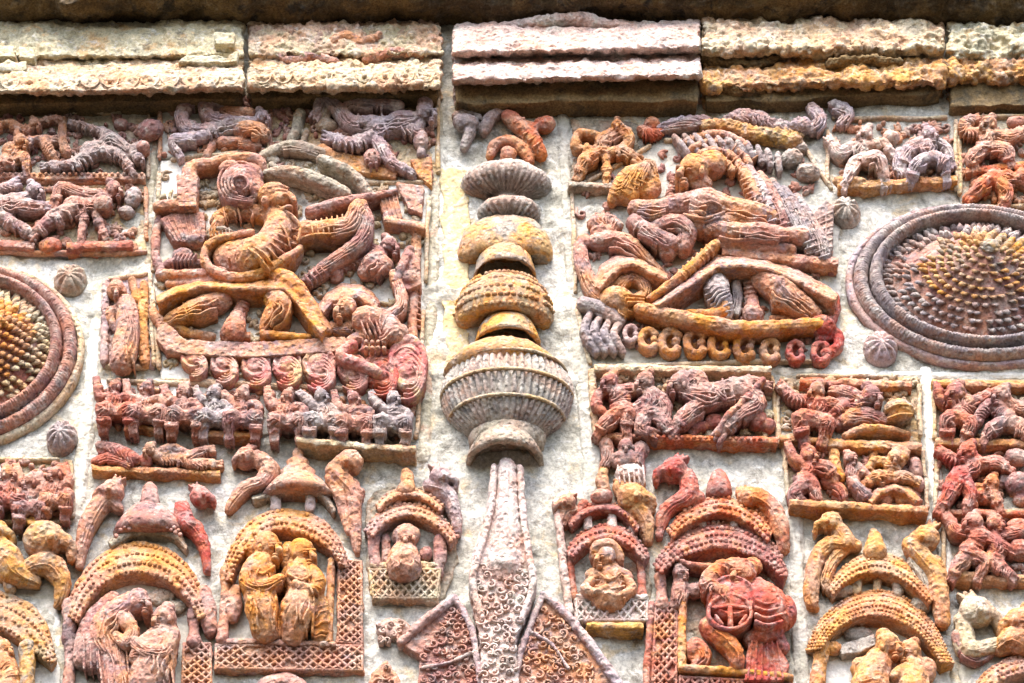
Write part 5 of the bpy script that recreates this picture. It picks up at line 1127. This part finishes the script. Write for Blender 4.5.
part('inner_frame', 'ochre', t, T((683, 604, 4, 12), (682, 636, 4, 12), (682, 666, 4, 12)), T((682, 668, 4, 12), (730, 671, 4, 12), (790, 677, 4, 12)))
part('lattice_border', 'rust', t, PL((653, 604), (680, 602), (678, 692), (648, 692), d1=7, wob=1), T((651, 604, 3.5, 8), (648, 650, 3.5, 8), (646, 690, 3.5, 8)), ex=LATTICE(((656, 605), (677, 604), (676, 690), (652, 690)), 3, 10, 8.5, 1.6))
part('lattice_border', 'rust', t, RECT(680, 676, 792, 692, d1=7, wob=1), ex=LATTICE(((680, 677), (790, 682), (790, 694), (680, 690)), 11, 1, 8.5, 1.6))

# yellow shrine
t = thing('arched_shrine', 'honey-yellow double-roofed shrine flanked by two tall birds, at lower right', 'shrine', 875, 692, SH)
part('slab', 'lime', t, PL((815, 640), (840, 600), (880, 570), (930, 600), (950, 660), (950, 692), (808, 692), d1=1, wob=2), vs=1.6)
part('spire_cap', 'gold', t, T((874, 532, 4), (875, 542, 8), (875, 552, 11)))
roof(t, 'gold', [(826, 586), (846, 564), (875, 551), (908, 562), (936, 596)], [(834, 594), (850, 580), (876, 573), (904, 582), (930, 604)], 8, 27, rows=(.1, .36, .62, .9), br=1.7, step=4.2)
parts('roof_post', 'bone', t, T((858, 576, 5), (857, 592, 5)), T((878, 576, 4), (877, 592, 4)), T((897, 580, 5), (898, 594, 5)))
parts('roof_post', 'mossgrey', t, E(840, 592, 14, 8, d=5, rd=8), E(920, 606, 12, 8, d=5, rd=8))
roof(t, 'gold', [(806, 650), (820, 620), (846, 598), (878, 589), (908, 598), (934, 624), (954, 664)], [(822, 648), (834, 632), (854, 620), (878, 616), (904, 624), (924, 638), (942, 664)], 8, 28, rows=(.06, .22, .4, .58, .76, .94), br=1.6, step=3.8)
bird(t, 'gold', [(838, 530, 9), (846, 544, 9), (830, 544, 8), (818, 556, 8), (812, 580, 8), (812, 602, 7), (816, 608, 4)], (831, 523, 11), -1)
part('bird_wing', 'gold', t, T((846, 548, 6), (834, 560, 6), (826, 578, 6), (828, 590, 5)))
bird(t, 'gold', [(912, 546, 10), (924, 560, 10), (936, 576, 9), (940, 598, 9), (943, 622, 7)], (926, 538, 13), -1)
part('bird_wing', 'mossgrey', t, T((912, 562, 6), (922, 578, 6), (930, 596, 4)))
part('seated_figure', 'gold', t, HEAD(888, 646, 13, 1, 16, hat=0), T((882, 656, 12), (876, 668, 15), (870, 688, 18)), T((886, 660, 7), (900, 670, 8), (912, 682, 8)), T((868, 662, 6), (858, 666, 7), (862, 680, 6)))
part('seated_figure', 'pinkochre', t, HEAD(910, 652, 11, -1, 14, hat=0), T((912, 662, 11), (914, 676, 14), (912, 692, 16)), E(926, 670, 10, 12, d=12), T((904, 668, 5, 18), (894, 676, 5, 20)))
part('canopy_slab', 'grey', t, PL((838, 646), (852, 640), (874, 634), (876, 644), (860, 652), (842, 654), d1=10), E(858, 634, 14, 7, d=4, rd=6))
parts('column', 'gold', t, T((822, 644, 8), (820, 662, 7), (816, 690, 8)), E(834, 648, 8, 6, d=8))

# corner shrine
t = thing('arched_shrine', 'ochre corner fragment of a shrine with a round-headed bird, at the bottom right corner', 'shrine', 1005, 692, SH)
part('slab', 'lime', t, RECT(960, 620, 1060, 692, d1=1, wob=2), vs=1.6)
bird(t, 'bone', [(962, 620, 8), (966, 634, 8), (970, 650, 9), (986, 648, 8), (1000, 644, 7)], (976, 612, 16), 1)
part('wing', 'mauve', t, T((958, 636, 6), (964, 652, 6), (976, 660, 5), (990, 654, 4)))
bird(t, 'gold', [(1000, 648, 8), (1014, 640, 13), (1030, 650, 10)], (1020, 622, 14), -1)
roof(t, 'pinkochre', [(970, 694), (984, 672), (1006, 658), (1030, 654), (1060, 664)], [(984, 700), (996, 686), (1010, 678), (1030, 674), (1056, 682)], 8, 22)

# ================================================================== light, sky, camera
w = bpy.data.worlds.new('World'); scene.world = w; w.use_nodes = True
N = w.node_tree.nodes; bg = N['Background']
sky = N.new('ShaderNodeTexSky'); sky.sky_type = 'NISHITA'; sky.sun_disc = False
AZ, EL = math.radians(12), math.radians(59)        # sun a little left of the viewer's back, high
sky.sun_elevation = EL; sky.sun_rotation = PI + AZ; sky.air_density = 1.0; sky.dust_density = 3.0
w.node_tree.links.new(sky.outputs[0], bg.inputs[0]); bg.inputs[1].default_value = .11
ld = bpy.data.lights.new('sun', 'SUN'); ld.energy = 1.5; ld.angle = math.radians(40); ld.color = (1, .975, .94)
lo = bpy.data.objects.new('sun', ld); COL.objects.link(lo)
sd = Vector((-math.sin(AZ) * math.cos(EL), -math.cos(AZ) * math.cos(EL), math.sin(EL)))
lo.rotation_euler = (-sd).to_track_quat('-Z', 'Y').to_euler(); lo.location = (-2, -4, 8)

cd = bpy.data.cameras.new('camera'); cam = bpy.data.objects.new('camera', cd); COL.objects.link(cam)
cd.sensor_width = 36; cd.lens = FPX / 1024 * 36; cd.clip_start = .05; cd.clip_end = 2000
cam.location = CAM; cam.rotation_euler = (PI / 2 + PITCH, 0, 0); scene.camera = cam
vs_ = scene.view_settings; vs_.view_transform = 'Standard'; vs_.look = 'None'; vs_.gamma = 1; vs_.use_curve_mapping = False
vs_.exposure = 2.32
scene.cycles.diffuse_bounces = 2
